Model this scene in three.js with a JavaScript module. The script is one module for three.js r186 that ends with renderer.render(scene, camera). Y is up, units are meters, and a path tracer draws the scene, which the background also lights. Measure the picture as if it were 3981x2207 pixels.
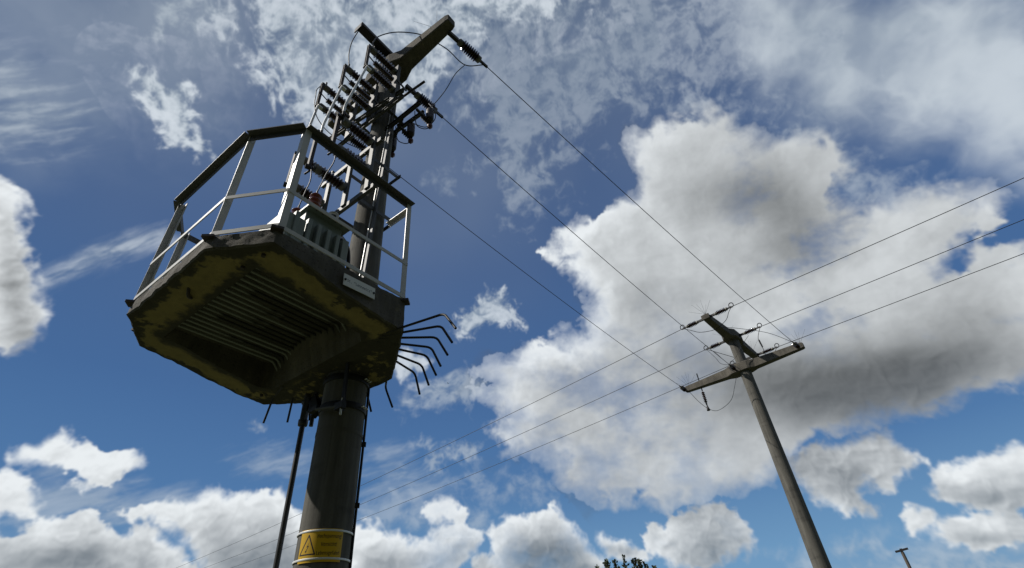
import * as THREE from 'three';
import { mergeGeometries, toCreasedNormals } from 'three/addons/utils/BufferGeometryUtils.js';

// ------------------------------------------------------------------ camera, sun, exposure
const scene = new THREE.Scene();
const EYE = 1.6;
const camera = new THREE.PerspectiveCamera(59.77, 1024 / 568, 0.05, 2000);
camera.position.set(0, EYE, 0);
camera.up.set(0.0899027, 0.7971948, 0.5969907);
camera.lookAt(0, EYE + 0.599418, -0.800436);
const SUN = new THREE.Vector3(-0.704, 0.707, -0.062).normalize();
const sun = new THREE.DirectionalLight(new THREE.Color().setRGB(1, 0.95, 0.87), 4.4);
sun.position.copy(SUN).multiplyScalar(60); sun.target.position.set(0, 4, -8);
sun.castShadow = true; sun.shadow.radius = 1; sun.shadow.mapSize.set(4096, 4096);
Object.assign(sun.shadow.camera, { left: -25, right: 25, top: 25, bottom: -25, near: 1, far: 150 });
scene.add(sun, sun.target);
const renderer = new THREE.WebGLRenderer({ antialias: true });
renderer.toneMapping = THREE.LinearToneMapping; renderer.toneMappingExposure = 1;
renderer.shadowMap.enabled = true;

// ------------------------------------------------------------------ noise
let seed = 20240917;
function rnd() { seed = (seed + 0x6d2b79f5) | 0; let t = Math.imul(seed ^ (seed >>> 15), 1 | seed); t = (t + Math.imul(t ^ (t >>> 7), 61 | t)) ^ t; return ((t ^ (t >>> 14)) >>> 0) / 4294967296; }
const PERM = new Uint8Array(512), GX = new Float32Array(256), GY = new Float32Array(256), GZ = new Float32Array(256);
{
  const p = [...Array(256).keys()];
  for (let i = 255; i > 0; i--) { const j = Math.floor(rnd() * (i + 1)); [p[i], p[j]] = [p[j], p[i]]; }
  for (let i = 0; i < 512; i++) PERM[i] = p[i & 255];
  for (let i = 0; i < 256; i++) { const z = rnd() * 2 - 1, a = rnd() * 6.2832, r = Math.sqrt(1 - z * z); GX[i] = r * Math.cos(a); GY[i] = r * Math.sin(a); GZ[i] = z; }
}
function noise(x, y, z) {
  const X = Math.floor(x), Y = Math.floor(y), Z = Math.floor(z); x -= X; y -= Y; z -= Z;
  const xi = X & 255, yi = Y & 255, zi = Z & 255;
  const u = x * x * x * (x * (x * 6 - 15) + 10), v = y * y * y * (y * (y * 6 - 15) + 10), w = z * z * z * (z * (z * 6 - 15) + 10);
  const A = PERM[xi] + yi, B = PERM[xi + 1] + yi, AA = PERM[A & 255] + zi, AB = PERM[(A + 1) & 255] + zi, BA = PERM[B & 255] + zi, BB = PERM[(B + 1) & 255] + zi;
  const g = (i, a, b, c) => { const h = PERM[i & 255]; return GX[h] * a + GY[h] * b + GZ[h] * c; };
  const l0 = g(AA, x, y, z) + u * (g(BA, x - 1, y, z) - g(AA, x, y, z)), l1 = g(AB, x, y - 1, z) + u * (g(BB, x - 1, y - 1, z) - g(AB, x, y - 1, z));
  const m0 = g(AA + 1, x, y, z - 1) + u * (g(BA + 1, x - 1, y, z - 1) - g(AA + 1, x, y, z - 1)), m1 = g(AB + 1, x, y - 1, z - 1) + u * (g(BB + 1, x - 1, y - 1, z - 1) - g(AB + 1, x, y - 1, z - 1));
  const a0 = l0 + v * (l1 - l0), a1 = m0 + v * (m1 - m0);
  return 1.5 * (a0 + w * (a1 - a0));
}
function fbm(x, y, z, oct, gain = 0.5) { let s = 0, a = 1, n = 0; for (let i = 0; i < oct; i++) { s += a * noise(x, y, z); n += a; a *= gain; x = x * 2.03 + 13.7; y = y * 2.03 + 5.1; z = z * 2.03 + 9.2; } return s / n; }
function billow(x, y, z, oct, gain = 0.5) { let s = 0, a = 1, n = 0; for (let i = 0; i < oct; i++) { s += a * (1 - 2.6 * Math.abs(noise(x, y, z))); n += a; a *= gain; x = x * 2.07 + 3.3; y = y * 2.07 + 17.9; z = z * 2.07 + 1.7; } return s / n; }
const sstep = (a, b, x) => { x = Math.min(1, Math.max(0, (x - a) / (b - a))); return x * x * (3 - 2 * x); };
const mix = (a, b, t) => a + (b - a) * t;

// Clouds, traced by direction: degrees right of and above the point 37 degrees over due ahead.
const HEAPS = [
  [2.2, 0.55, 1.0, [14.8, 12.6, 15.3, 14.7, 17.5, 15.6, 19.6, 15.8, 23.3, 15.9, 26.8, 14.3, 29, 12.9, 31.6, 12.4, 34.8, 11.6, 35.7, 8.8, 34.8, 6.1, 36.6, 4.9, 39.2, 4.2, 41.2, 4.7, 43.1, 4.9, 45.9, 4.3, 47.1, 2.9, 47.4, 1.4, 46.6, 0.1, 45.1, -0.2, 43.2, -1.5, 42.9, -3.1, 44.6, -3.2, 45.1, -0.5, 48.8, -0.7, 50.4, -1.2, 49.1, -13.7, 44.7, -14.6, 42.3, -15.3, 39, -16.9, 35.5, -18.1, 32.1, -18.5, 28.7, -19.4, 26, -21.8, 23.8, -23.6, 20.9, -24.5, 17.3, -24.9, 13.9, -25.2, 9.7, -24.6, 6.8, -23.8, 4.3, -22.4, 4.1, -20.5, 0.6, -19, -2.9, -17.8, -4.3, -16.4, -1.3, -15.8, -3, -13.9, -4.9, -12.1, -1.8, -11.5, -4.7, -9.7, -3, -8.7, 0.8, -8.1, 4.5, -7.5, 8.2, -6.7, 9.3, -5, 9.5, -2.5, 7, -0.4, 5, 0.9, 4.1, 2.6, 7.4, 4, 6.2, 5.7, 7.1, 6.6, 11.2, 6.8, 14.9, 8.2, 15.5, 10.3]], // big cloud, upper tower
  [1.0, 0.35, 0.55, [27.3, -21, 29.8, -19.5, 32.2, -19.9, 33.7, -19, 36.1, -18.6, 37.4, -20.2, 39.1, -21.3, 36.9, -22.2, 36, -24.2, 34.5, -23.7, 33.2, -24.4, 34.8, -26.5, 31.7, -26.1, 29.5, -24.9, 27.7, -23.2]], // cloud with torn foot
  [1.0, 0.3, 0.6, [39.3, -22.7, 40.3, -21.4, 40.8, -22.4, 42.5, -20.5, 44.3, -20, 48.1, -19.4, 47, -24.8, 43.2, -25.5, 40.9, -25.6, 39.1, -24.5]], // pale cloud right
  [0.8, 0.25, 0.35, [35.9, -26.3, 37, -25.5, 38.5, -25.9, 38.4, -27.3, 37, -28.5, 35.8, -28.2]], // round puff
  [0.9, 0.3, 0.6, [38.2, -27.7, 39.6, -26, 41.8, -25.6, 43.8, -25.3, 46.7, -26, 46.3, -27.6, 41.9, -28.6, 39.6, -28.7]], // low cloud right
  [0.9, 0.25, 0.55, [11.8, -28.4, 12.9, -27.1, 13.3, -27.9, 15, -26.7, 17.1, -25.9, 19.6, -25.6, 21.5, -26.1, 22.3, -27.6, 22.5, -29.1, 21, -30.5, 18.5, -31.6, 14.5, -31.6, 12, -30.1]], // dome cloud
  [0.5, 0.3, 0.8, [6.9, -28.3, 9.1, -28.9, 10.9, -29.5, 12.2, -30.5, 10.5, -30.9, 7.7, -30.1]], // wedge cloud
  [1.0, 0.25, 0.8, [-4.9, -27.3, -3.1, -26.1, -0.4, -25.6, 1.3, -25.4, 2.4, -24.8, 3.4, -26.2, 4.2, -27.4, 5.3, -28.7, 6.6, -30.3, 7.3, -32.9, -7, -31.8, -6.9, -29.4, -4.9, -28.9]], // tall heap cloud
  [1.1, 0.35, 0.6, [-20.1, -24.9, -17.6, -24.4, -16.2, -25.8, -14.4, -26.3, -12.3, -27.1, -11, -26.3, -8.4, -26.3, -6, -27, -5.8, -27.7, -7.5, -29.1, -9.6, -31.5, -20.2, -29.9]], // low bank
  [0.7, 0.35, 0.45, [-12.8, -23.9, -10.8, -23.2, -9.1, -23.3, -7.4, -24.4, -6.8, -25.4, -8.4, -25.8, -10.9, -25.2]], // small loaf
  [0.7, 0.3, 0.3, [-11.2, -26.6, -9.7, -25.8, -7.9, -25.9, -6, -26.9, -5.6, -27.6, -7.2, -28.3, -10.2, -27.8]], // puff on bank
  [0.5, 0.25, 0.4, [-5, -27.1, -4.6, -26.4, -4, -27, -4.4, -28.5, -4.9, -28.3]], // knob on heap
  [0.5, 0.35, 0.4, [38.2, -26.3, 38.6, -26.6, 38.7, -27.7, 38.3, -28.1, 38.1, -27.4]], // tail puff
  [1.2, 0.35, 0.5, [-48.8, 14.1, -46.6, 13.8, -46.1, 12.6, -46, 10.7, -46.7, 8.4, -46.5, 6.9, -46.4, 5, -45.8, 3.7, -45.8, 1.8, -45.6, 0.6, -46.5, -1.2, -47.9, -1.9, -50.5, -2.1]], // left edge tower
  [1.3, 0.4, 0.35, [-48.1, -12.3, -47.3, -11.4, -46.2, -11, -45.1, -10.9, -44.2, -11.7, -42.7, -12.1, -41.8, -13.2, -40.3, -13.2, -38.7, -14.8, -40.3, -15.1, -40.9, -16.6, -42.1, -16.8, -43.6, -15.5, -45, -14.4, -46.4, -13.7]], // leaf cloud
  [1.0, 0.35, 0.4, [-50.6, -12.3, -48.1, -13.9, -47, -15, -46.4, -16.5, -46.7, -17.6, -50.5, -16.9]], // left low cloud
  [1.1, 0.3, 0.75, [-48.1, -18.7, -46, -18.5, -44.4, -18.6, -42.6, -18.5, -41.1, -20.1, -40.3, -21.4, -39.4, -21, -38.3, -20.4, -36.6, -23, -34.5, -24.6, -33.8, -27.2, -50.1, -22.6, -50.4, -19.6]], // left heap
  [1.1, 0.35, 0.55, [-41.1, -19, -39, -19, -36, -18.9, -32.6, -19, -29.7, -19.3, -26.7, -20.1, -25, -21.5, -24.3, -24, -23.7, -29.3, -31.7, -27.6, -33.9, -24.7, -35.3, -22.3, -37.3, -20.7, -39.6, -19.8]], // wide bank behind mast
];
const SCRAPS = [
  [1.9, 0.7, 0.9, [-36.4, 25.1, -35.2, 24.8, -34.1, 24, -33.3, 23.8, -32.2, 24.2, -31.1, 22.5, -31.4, 20.6, -31.5, 18.6, -29.9, 17, -29.7, 16.3, -31.3, 16.4, -32.8, 17.9, -33.7, 17.5, -33.5, 19.4, -34.5, 20.6, -35.3, 21.7, -34.9, 22.4, -35.9, 23.5]], // torn scrap left
  [2.6, 1.2, 0.6, [-33, 30.4, -31.2, 31.9, -27, 32.1, -26.1, 29.7, -27.3, 27.8, -28.1, 29, -30.2, 28.5, -31.2, 28.8, -32.4, 28.1, -32.7, 29.4]], // torn scrap top
  [2.6, 1.4, 0.82, [-23.2, 33.2, -23.5, 29, -24.2, 27.5, -24.1, 24.5, -24.6, 23.9, -23, 22.5, -21.7, 19.7, -19.7, 18, -15.5, 18.2, -11, 20.1, -6.4, 21.5, -4.7, 25.1, 0.9, 28.2, 11.7, 30, 11.8, 31.5]], // flock field dense
  [4.5, 2.9, 0.38, [-5.8, 33.1, -6.2, 23.1, -3, 20.4, -1.3, 14.3, 1, 9.6, 5.1, 10.1, 7.2, 13.5, 11, 16.1, 15.5, 18.5, 22.2, 19.6, 25.7, 22.5, 27.5, 28.8]], // flock field thin
  [1.2, 0.9, 0.35, [-8.6, 12.4, -6.9, 13.4, -5.6, 14.8, -5.5, 12.8, -6, 11.2, -7.1, 11.6]], // small wisp
  [1.5, 0.6, 0.8, [-6.9, -2.2, -5.6, -2, -3.2, -0.7, -1.2, -0.5, -0.2, -0.9, 0.2, -3.7, 1.4, -5.2, -0.3, -4.1, -2.6, -4.8, -4.5, -5.4, -6.8, -5.8]], // scrap by the rods
  [1.0, 0.5, 0.85, [-14.5, -8.4, -13.3, -6.8, -11.5, -7.2, -10.7, -8.4, -12.1, -9.4, -13.7, -9.5]], // scrap behind rods
  [1.7, 1.2, 0.6, [-14.1, -12.8, -11.3, -10.4, -9, -10, -5.8, -10, -2.3, -11.2, -1.5, -13.1, -5.6, -13.1, -9.7, -12.8, -12.3, -12.7]], // veil left of big cloud
  [1.4, 0.7, 0.6, [-11.7, -17.1, -10, -17.1, -8.2, -17.1, -6.5, -18.1, -4.9, -18.5, -5.9, -19.2, -8.8, -18.9, -10.2, -20.2, -11.2, -20.3]], // scrap under wires
  [2.0, 1.6, 0.4, [-7.6, -21.1, -4.4, -20.6, -1.4, -21.8, 2.2, -21.6, 3.7, -23.8, -0.3, -23.9, -6, -23.8]], // veil under big cloud
  [2.0, 1.8, 0.4, [-30.8, -16.1, -28.2, -15.8, -24.3, -16, -18.7, -17.7, -14.4, -17.8, -10.2, -20.8, -9.1, -23.4, -14.6, -22.7, -18.8, -20.9, -25.9, -18.6, -29, -17.5], 8], // veil by mast
  [0.5, 1.1, 0.75, [-46.5, 3.7, -44.5, 5.2, -41.3, 7.3, -38.4, 8.1, -35.3, 8.7, -35.1, 7.8, -38.6, 6.4, -41.5, 5.4, -44.3, 4.3, -46, 3.5], 24], // trail
  [0.7, 0.4, 0.6, [-29.4, -12.3, -28.9, -12, -28.1, -12.6, -27.8, -13.2, -28.7, -13.3]], // fleck by rods low
  [1.6, 1.6, 0.5, [-45.1, -14, -41.8, -15.5, -39.9, -18.1, -40.8, -19.4, -43.5, -19.5, -46.6, -17.9, -47.5, -15.6], 5], // lower veil left
  [2.6, 2.4, 0.6, [-46.8, 24.6, -43.9, 23.5, -42.6, 21.8, -40.2, 20.8, -41.5, 18.6, -45, 17.8, -48.2, 17.5], 12], // cirrus left
  [3.4, 3.4, 0.93, [26, 29.1, 26.8, 24.6, 27.6, 20.7, 30.9, 18.5, 32, 14.7, 34.1, 13.1, 38.2, 13.2, 40.1, 11.6, 42.2, 12.4, 44.9, 12.9, 46.5, 11.8, 47.6, 9.8, 50.7, 8, 50.1, 22.9]], // smooth sheet
  [3.6, 3.0, 0.5, [19.7, 18.8, 24.5, 17.6, 29.8, 15.1, 33.1, 12.9, 35.8, 9.6, 38.1, 8.4, 40, 6.1, 42.7, 5.7, 39.6, 4.2, 35.6, 5.6, 34.4, 10.7, 29.4, 13.1, 23.7, 15.7]], // sheet over tower
  [3.0, 6.0, 0.34, [-45.4, 32, -23, 33.9, -25.3, 26.8, -28.9, 18.6, -38.1, 16.7, -48.8, 17.3]], // pale veil up left
  [1.5, 1.6, 0.55, [27.7, -30.4, 33.2, -29.9, 38, -29.2, 46.3, -27.8, 45.2, -32.1, 25.5, -33.9]], // horizon sheet
  [1.6, 1.6, 0.45, [-42, -18.7, -39.6, -18.6, -36, -18.6, -33.3, -19.6, -35, -21.9, -38, -20.4, -40.5, -20.2], 8], // veil above bank
  [0.8, 0.9, 0.5, [22.8, -30, 24.9, -29.7, 26, -29.9, 24.4, -30.4]], // grey fleck by pole
  [1.6, 1.5, 0.45, [-18.8, -23.3, -14.6, -22.3, -12.2, -24.3, -6.1, -25.4, -4.9, -26.7, -13.1, -26.1, -18.1, -24.6]], // low veil centre
  [1.6, 1.7, 0.4, [-50.5, -16.5, -47.4, -17, -45.8, -18.2, -47.3, -19.1, -50.4, -18.6]], // veil at left edge
  [1.4, 1.3, 0.35, [28.6, -29.3, 31.9, -28.4, 35.6, -27.5, 33.2, -29.8, 29, -30.7]], // wisps under puff
];
const GREY_BODIES = [
  [32.3, -14.4, 10.9, 4.3, -0.02, 1.3],
  [39.7, -12, 8.0, 3.3, -0.02, 0.75],
  [26.5, 7.2, 7.2, 3.6, -0.13, 0.62],
  [30.4, 1.6, 5.3, 4.6, -0.11, 0.5],
  [20.1, -10.7, 7.5, 3.1, -0.05, 0.35],
  [16.1, -3.7, 6.3, 2.7, -0.08, 0.14],
  [44.7, -7.5, 5.4, 3.4, -0.07, 0.22],
  [42.2, -11.3, 6.1, 2.3, -0.03, 0.32],
  [-44.5, -22, 4.9, 1.4, -0.24, 0.45],
  [-28.6, -25.8, 4.6, 1.9, -0.20, 0.3],
  [1.3, -29.9, 5.1, 1.7, -0.06, 0.5],
  [18.3, -30.6, 3.5, 1.5, 0.03, 0.3],
  [-14.5, -28.6, 3.8, 1.3, -0.13, 0.35],
  [33, -22.9, 2.7, 1.7, 0.04, 0.25],
  [-48.1, 4, 0.9, 1.9, -0.11, 0.15],
  [42.6, -24.3, 3.0, 1.1, 0.07, 0.35],
  [42.1, -27.9, 3.0, 0.7, 0.10, 0.35],
  [9.4, -29.8, 2.5, 0.7, -0.04, 0.4],
];
// ------------------------------------------------------------------ sky: blue air, heaped clouds, torn thin clouds, a smooth sheet
function makeSky() {
  // chart: stereographic about the point 37 degrees above due ahead (-z); degrees
  const E0 = 37 * Math.PI / 180, S0 = Math.sin(E0), C0 = Math.cos(E0), DEG = 180 / Math.PI;
  const toChart = (x, y, z) => { const c = y * S0 - z * C0, k = 2 * DEG / (1 + c); return [k * x, k * (y * C0 + z * S0), c]; };
  const fromChart = (X, Y) => { X /= DEG; Y /= DEG; const q = (X * X + Y * Y) / 4, c = (1 - q) / (1 + q), k = (1 + c) / 2, a = X * k, b = Y * k; return [a, b * C0 + c * S0, b * S0 - c * C0]; };
  const X0 = -62, X1 = 62, Y0 = -40, Y1 = 44, STEP = 0.078, W = Math.round((X1 - X0) / STEP), H = Math.round((Y1 - Y0) / STEP);
  const [SX, SY] = toChart(SUN.x, SUN.y, SUN.z);
  // signed distance to each traced outline (positive inside), on a coarse grid
  const CS = 0.35, CW = Math.ceil((X1 - X0) / CS) + 2, CH = Math.ceil((Y1 - Y0) / CS) + 2;
  function outline(pts, reach) {
    const n = pts.length / 2, f = new Float32Array(CW * CH).fill(-99);
    let ax = 1e9, bx = -1e9, ay = 1e9, by = -1e9;
    for (let i = 0; i < n; i++) { ax = Math.min(ax, pts[2 * i]); bx = Math.max(bx, pts[2 * i]); ay = Math.min(ay, pts[2 * i + 1]); by = Math.max(by, pts[2 * i + 1]); }
    const i0 = Math.max(0, Math.floor((ax - reach - X0) / CS)), i1 = Math.min(CW - 1, Math.ceil((bx + reach - X0) / CS)), j0 = Math.max(0, Math.floor((ay - reach - Y0) / CS)), j1 = Math.min(CH - 1, Math.ceil((by + reach - Y0) / CS));
    for (let j = j0; j <= j1; j++) for (let i = i0; i <= i1; i++) {
      const px = X0 + i * CS, py = Y0 + j * CS; let d = 1e9, inside = false;
      for (let k = 0, m = n - 1; k < n; m = k++) {
        const x0 = pts[2 * k], y0 = pts[2 * k + 1], x1 = pts[2 * m], y1 = pts[2 * m + 1], ex = x1 - x0, ey = y1 - y0;
        const t = Math.max(0, Math.min(1, ((px - x0) * ex + (py - y0) * ey) / (ex * ex + ey * ey)));
        d = Math.min(d, Math.hypot(px - x0 - ex * t, py - y0 - ey * t));
        if ((y0 > py) !== (y1 > py) && px < ex * (py - y0) / (y1 - y0) + x0) inside = !inside;
      }
      f[j * CW + i] = inside ? d : -d;
    }
    return { f, i0, i1, j0, j1 };
  }
  const at = (f, X, Y) => { const x = (X - X0) / CS, y = (Y - Y0) / CS, i = Math.floor(x), j = Math.floor(y), u = x - i, v = y - j, o = j * CW + i; return mix(mix(f[o], f[o + 1], u), mix(f[o + CW], f[o + CW + 1], u), v); };
  const heapDepth = new Float32Array(W * H).fill(-9), heapSoft = new Float32Array(W * H).fill(0.3), thin = new Float32Array(W * H), thinTone = new Float32Array(W * H).fill(0), grey = new Float32Array(W * H);
  // heaped clouds
  for (const [amp, soft, dull, pts] of HEAPS) {
    const g = outline(pts, amp * 2 + 2);
    const a = Math.max(0, Math.floor(g.i0 * CS / STEP)), b = Math.min(W, Math.floor(g.i1 * CS / STEP)), c = Math.max(0, Math.floor(g.j0 * CS / STEP)), d = Math.min(H, Math.floor(g.j1 * CS / STEP));
    for (let j = c; j < d; j++) for (let i = a; i < b; i++) {
      const X = X0 + i * STEP, Y = Y0 + j * STEP, s0 = at(g.f, X, Y);
      if (s0 < -amp * 1.6) continue;
      const big = amp > 1.8, fr = big ? 0.13 : 0.34;
      const wx = 0.8 * fbm(X * 0.25, Y * 0.25, 3.1, 3), wy = 0.8 * fbm(X * 0.25, Y * 0.25, 8.4, 3);
      const s = s0 + amp * (0.8 * billow(X * fr + 0.6 * wx, Y * fr + 0.6 * wy, 1.3, 6, 0.46) + 0.5 * fbm(X * fr * 1.8 + wy, Y * fr * 1.8, 4.2, 6, 0.54) - 0.22) + (big ? 1.15 : 0.42) * fbm(X * (big ? 0.6 : 0.95) + wy, Y * (big ? 0.6 : 0.95) + wx, 27.3, 6, 0.6) + (big ? 0.3 : 0.34) * billow(X * 0.9, Y * 0.9, 71.9, 4, 0.5) - 0.1;
      const o = j * W + i;
      if (s > heapDepth[o]) { heapDepth[o] = s; heapSoft[o] = soft * (0.5 + 3 * Math.max(0, 0.3 + fbm(X * 0.16, Y * 0.16, 12.2, 3)) * (big ? 1.6 : 1.1)) * (big ? 1 + 1.6 * sstep(-4, -16, Y) * sstep(24, 10, X) : 1); grey[o] = dull; }
    }
  }
  // torn, thin clouds
  for (const [amp, soft, op, pts, lie] of SCRAPS) {
    const g = outline(pts, amp * 2 + soft + 2);
    const a = Math.max(0, Math.floor(g.i0 * CS / STEP)), b = Math.min(W, Math.floor(g.i1 * CS / STEP)), c = Math.max(0, Math.floor(g.j0 * CS / STEP)), d = Math.min(H, Math.floor(g.j1 * CS / STEP));
    const smooth = soft > 3;
    for (let j = c; j < d; j++) for (let i = a; i < b; i++) {
      const X = X0 + i * STEP, Y = Y0 + j * STEP, s0 = at(g.f, X, Y);
      if (s0 < -amp * 1.5 - soft) continue;
      const bend = smooth ? 0.35 : lie !== undefined ? 0.5 : 1.1, fr = smooth ? 0.075 : 0.24, wx = bend * fbm(X * 0.2, Y * 0.2, 21.5, 4), wy = bend * fbm(X * 0.2, Y * 0.2, 33.3, 4);
      let nx = X, ny = Y; if (lie !== undefined) { const a = lie * Math.PI / 180; nx = (X * Math.cos(a) + Y * Math.sin(a)) * 0.32; ny = (-X * Math.sin(a) + Y * Math.cos(a)) * 1.7; } // drawn out into fibres
      const f = fbm(nx * fr + wx, ny * fr + wy, 5.7 + amp, smooth ? 4 : 7, smooth ? 0.45 : 0.6), r = billow(nx * fr * 1.6 + wy, ny * fr * 1.6 + wx, 2.2 + amp, 6, 0.6);
      const s = s0 + amp * (smooth ? 1.5 * f + 0.35 * r - 0.2 : 1.9 * f + 0.75 * r - 0.38);
      const fleck = fbm(nx * 0.7 + wx, ny * 0.7 + wy, 15.1, 6, 0.62), v = op * sstep(-soft, soft * (smooth ? 1 : 1.4), s + (smooth ? 0 : 0.9 * amp * fleck)) * (smooth ? 0.55 + 0.45 * sstep(-0.5, 0.6, f * 1.2 + r * 0.4) : Math.min(1, 0.35 + 0.8 * sstep(-0.45, 0.5, f * 0.8 + r * 0.4 + 0.8 * fleck))), o = j * W + i;
      thin[o] = 1 - (1 - thin[o]) * (1 - v);
      thinTone[o] = Math.max(thinTone[o], smooth ? (op > 0.75 ? 0.25 + 0.45 * sstep(-0.35, 0.4, f) : 0.12 + 0.25 * sstep(-0.3, 0.6, f)) : (op > 0.7 ? 0.95 : 0.5) * sstep(-0.35, 0.75, 0.7 * f + 0.5 * r + 0.7 * fleck));
    }
  }
  // how much cloud the light crosses on its way from the sun
  const heapLit = new Float32Array(W * H);
  const depthAt = (X, Y) => { const i = Math.round((X - X0) / STEP), j = Math.round((Y - Y0) / STEP); return i < 0 || j < 0 || i >= W || j >= H ? -9 : heapDepth[j * W + i]; };
  for (let j = 0; j < H; j++) for (let i = 0; i < W; i++) {
    const o = j * W + i, s = heapDepth[o];
    if (s < -1) continue;
    const X = X0 + i * STEP, Y = Y0 + j * STEP; let lx = SX - X, ly = SY - Y + 14; const l = Math.hypot(lx, ly); lx /= l; ly /= l;
    let acc = 0;
    for (let k = 1; k <= 9; k++) acc += 0.16 * Math.min(2.2, Math.max(0, depthAt(X + lx * k * k * 0.085, Y + ly * k * k * 0.085))) * (0.6 + 0.12 * k);
    const wob = fbm(X * 0.5, Y * 0.5, 88.1, 3), relief = billow(X * 0.42 + 0.4 * wob, Y * 0.42, 7.7, 3, 0.42) - billow(X * 0.42 + 0.4 * wob + lx * 0.16, Y * 0.42 + ly * 0.16, 7.7, 3, 0.42);
    let body = 0;
    for (const [cx, cy, rx, ry, an, st] of GREY_BODIES) {
      const dx = X - cx, dy = Y - cy, u = (dx * Math.cos(an) + dy * Math.sin(an)) / rx, v = (-dx * Math.sin(an) + dy * Math.cos(an)) / ry, q = u * u + v * v;
      if (q < 4) body += st * Math.exp(-1.6 * q * (1 + 0.8 * fbm(X * 0.09, Y * 0.09, 40.1, 3)));
    }
    const soft = fbm(X * 0.12, Y * 0.12, 50.3, 5);
    const large = grey[o] > 0.95, fine = fbm(X * 0.33 + soft, Y * 0.33, 77.7, 6, 0.58);
    heapLit[o] = Math.min(1, Math.max(0, large
      ? 0.66 * Math.exp(-(acc * 0.03 + Math.max(0, body) * 1.7)) + 0.05 * relief + (0.30 * soft + 0.17 * fine + 0.10 * sstep(0, -0.5, soft)) * Math.exp(-1.6 * body) + 0.40 * sstep(4.2, 0.2, s) * sstep(26, 4, X) * sstep(-24, -8, Y + 6 * fine)
      : mix(1.06, 1.02, grey[o]) * Math.exp(-(acc * 0.62 * grey[o] + Math.max(0, body) * 1.5)) + 0.21 * relief * (1 - 0.6 * Math.min(1, body)) + 0.12 * soft + 0.10 * fine));
  }
  // blue air by height
  const AIR = [[0, 0.21, 0.36, 0.53], [6, 0.155, 0.315, 0.52], [14, 0.082, 0.192, 0.395], [24, 0.06, 0.142, 0.322], [38, 0.053, 0.112, 0.258], [52, 0.056, 0.103, 0.222], [66, 0.078, 0.122, 0.215], [90, 0.088, 0.132, 0.22]];
  const air = (el) => { for (let k = 1; k < AIR.length; k++) if (el <= AIR[k][0]) { const a = AIR[k - 1], b = AIR[k], t = (el - a[0]) / (b[0] - a[0]); return [mix(a[1], b[1], t), mix(a[2], b[2], t), mix(a[3], b[3], t)]; } return AIR[7].slice(1); };
  const tw = 4096, th = 2048, data = new Float32Array(tw * th * 4);
  for (let r = 0; r < th; r++) {
    const el = ((r + 0.5) / th - 0.5) * Math.PI, elD = el * DEG, cy = Math.cos(el), sy = Math.sin(el), up = air(Math.max(0, elD));
    for (let q = 0; q < tw; q++) {
      const o4 = 4 * (r * tw + q); data[o4 + 3] = 1;
      if (elD < 0) { data[o4] = 0.1; data[o4 + 1] = 0.11; data[o4 + 2] = 0.08; continue; }
      const az = ((q + 0.5) / tw - 0.5) * 2 * Math.PI, x = cy * Math.cos(az), y = sy, z = cy * Math.sin(az);
      let cr = up[0], cg = up[1], cb = up[2];
      const [X, Y, c] = toChart(x, y, z);
      const edge = c > -0.2 ? Math.min(X - X0, X1 - X, Y - Y0, Y1 - Y) : -1, known = sstep(1, 9, edge);
      // a pale veil that thickens upwards
      const veil = 0.34 * sstep(20, 62, elD) * (0.6 + 0.9 * fbm(x * 3.1, y * 3.1, z * 3.1, 3));
      cr = mix(cr, 0.27, veil); cg = mix(cg, 0.33, veil); cb = mix(cb, 0.42, veil);
      if (known > 0) {
        const fx = (X - X0) / STEP, fy = (Y - Y0) / STEP, i = Math.min(W - 2, Math.floor(fx)), j = Math.min(H - 2, Math.floor(fy)), u = fx - i, v = fy - j, o = j * W + i;
        const tap = (f) => mix(mix(f[o], f[o + 1], u), mix(f[o + W], f[o + W + 1], u), v);
        const tn = tap(thin) * known, tt = tap(thinTone);
        cr = mix(cr, mix(0.33, 0.70, tt), tn); cg = mix(cg, mix(0.40, 0.76, tt), tn); cb = mix(cb, mix(0.46, 0.82, tt), tn);
        const s = tap(heapDepth), so = tap(heapSoft), low = sstep(6, 12, s + 8) * sstep(0, -12, Y) * sstep(-18, -8, X) * sstep(26, 14, X), right = sstep(21, 30, X) * sstep(-13, -5, Y), torn = fbm(X * 0.14 + 3, Y * 0.18, 61.7, 6, 0.56);
        const al = sstep(-so, so * 1.2, s) * known * mix(1, 0.3 + 0.7 * sstep(-0.4, 0.02, torn + 0.1), 0.85 * right) * mix(1, 0.45 + 0.52 * sstep(-0.35, 0.2, torn), low);
        if (al > 0) {
          const L = tap(heapLit), far = 0.22 * sstep(22, 4, elD);
          let wr = mix(0.092, 0.82, L), wg = mix(0.100, 0.86, L), wb = mix(0.105, 0.885, L);
          wr = mix(wr, up[0] * 1.2, far * (1 - L)); wg = mix(wg, up[1] * 1.1, far * (1 - L)); wb = mix(wb, up[2], far * (1 - L));
          cr = mix(cr, wr, al); cg = mix(cg, wg, al); cb = mix(cb, wb, al);
        }
      }
      if (known === 0 && ((q & 1) || (r & 1))) { const k4 = 4 * ((r - (r & 1)) * tw + q - (q & 1)); if (data[k4] > 0) { data[o4] = data[k4]; data[o4 + 1] = data[k4 + 1]; data[o4 + 2] = data[k4 + 2]; continue; } }
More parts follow.
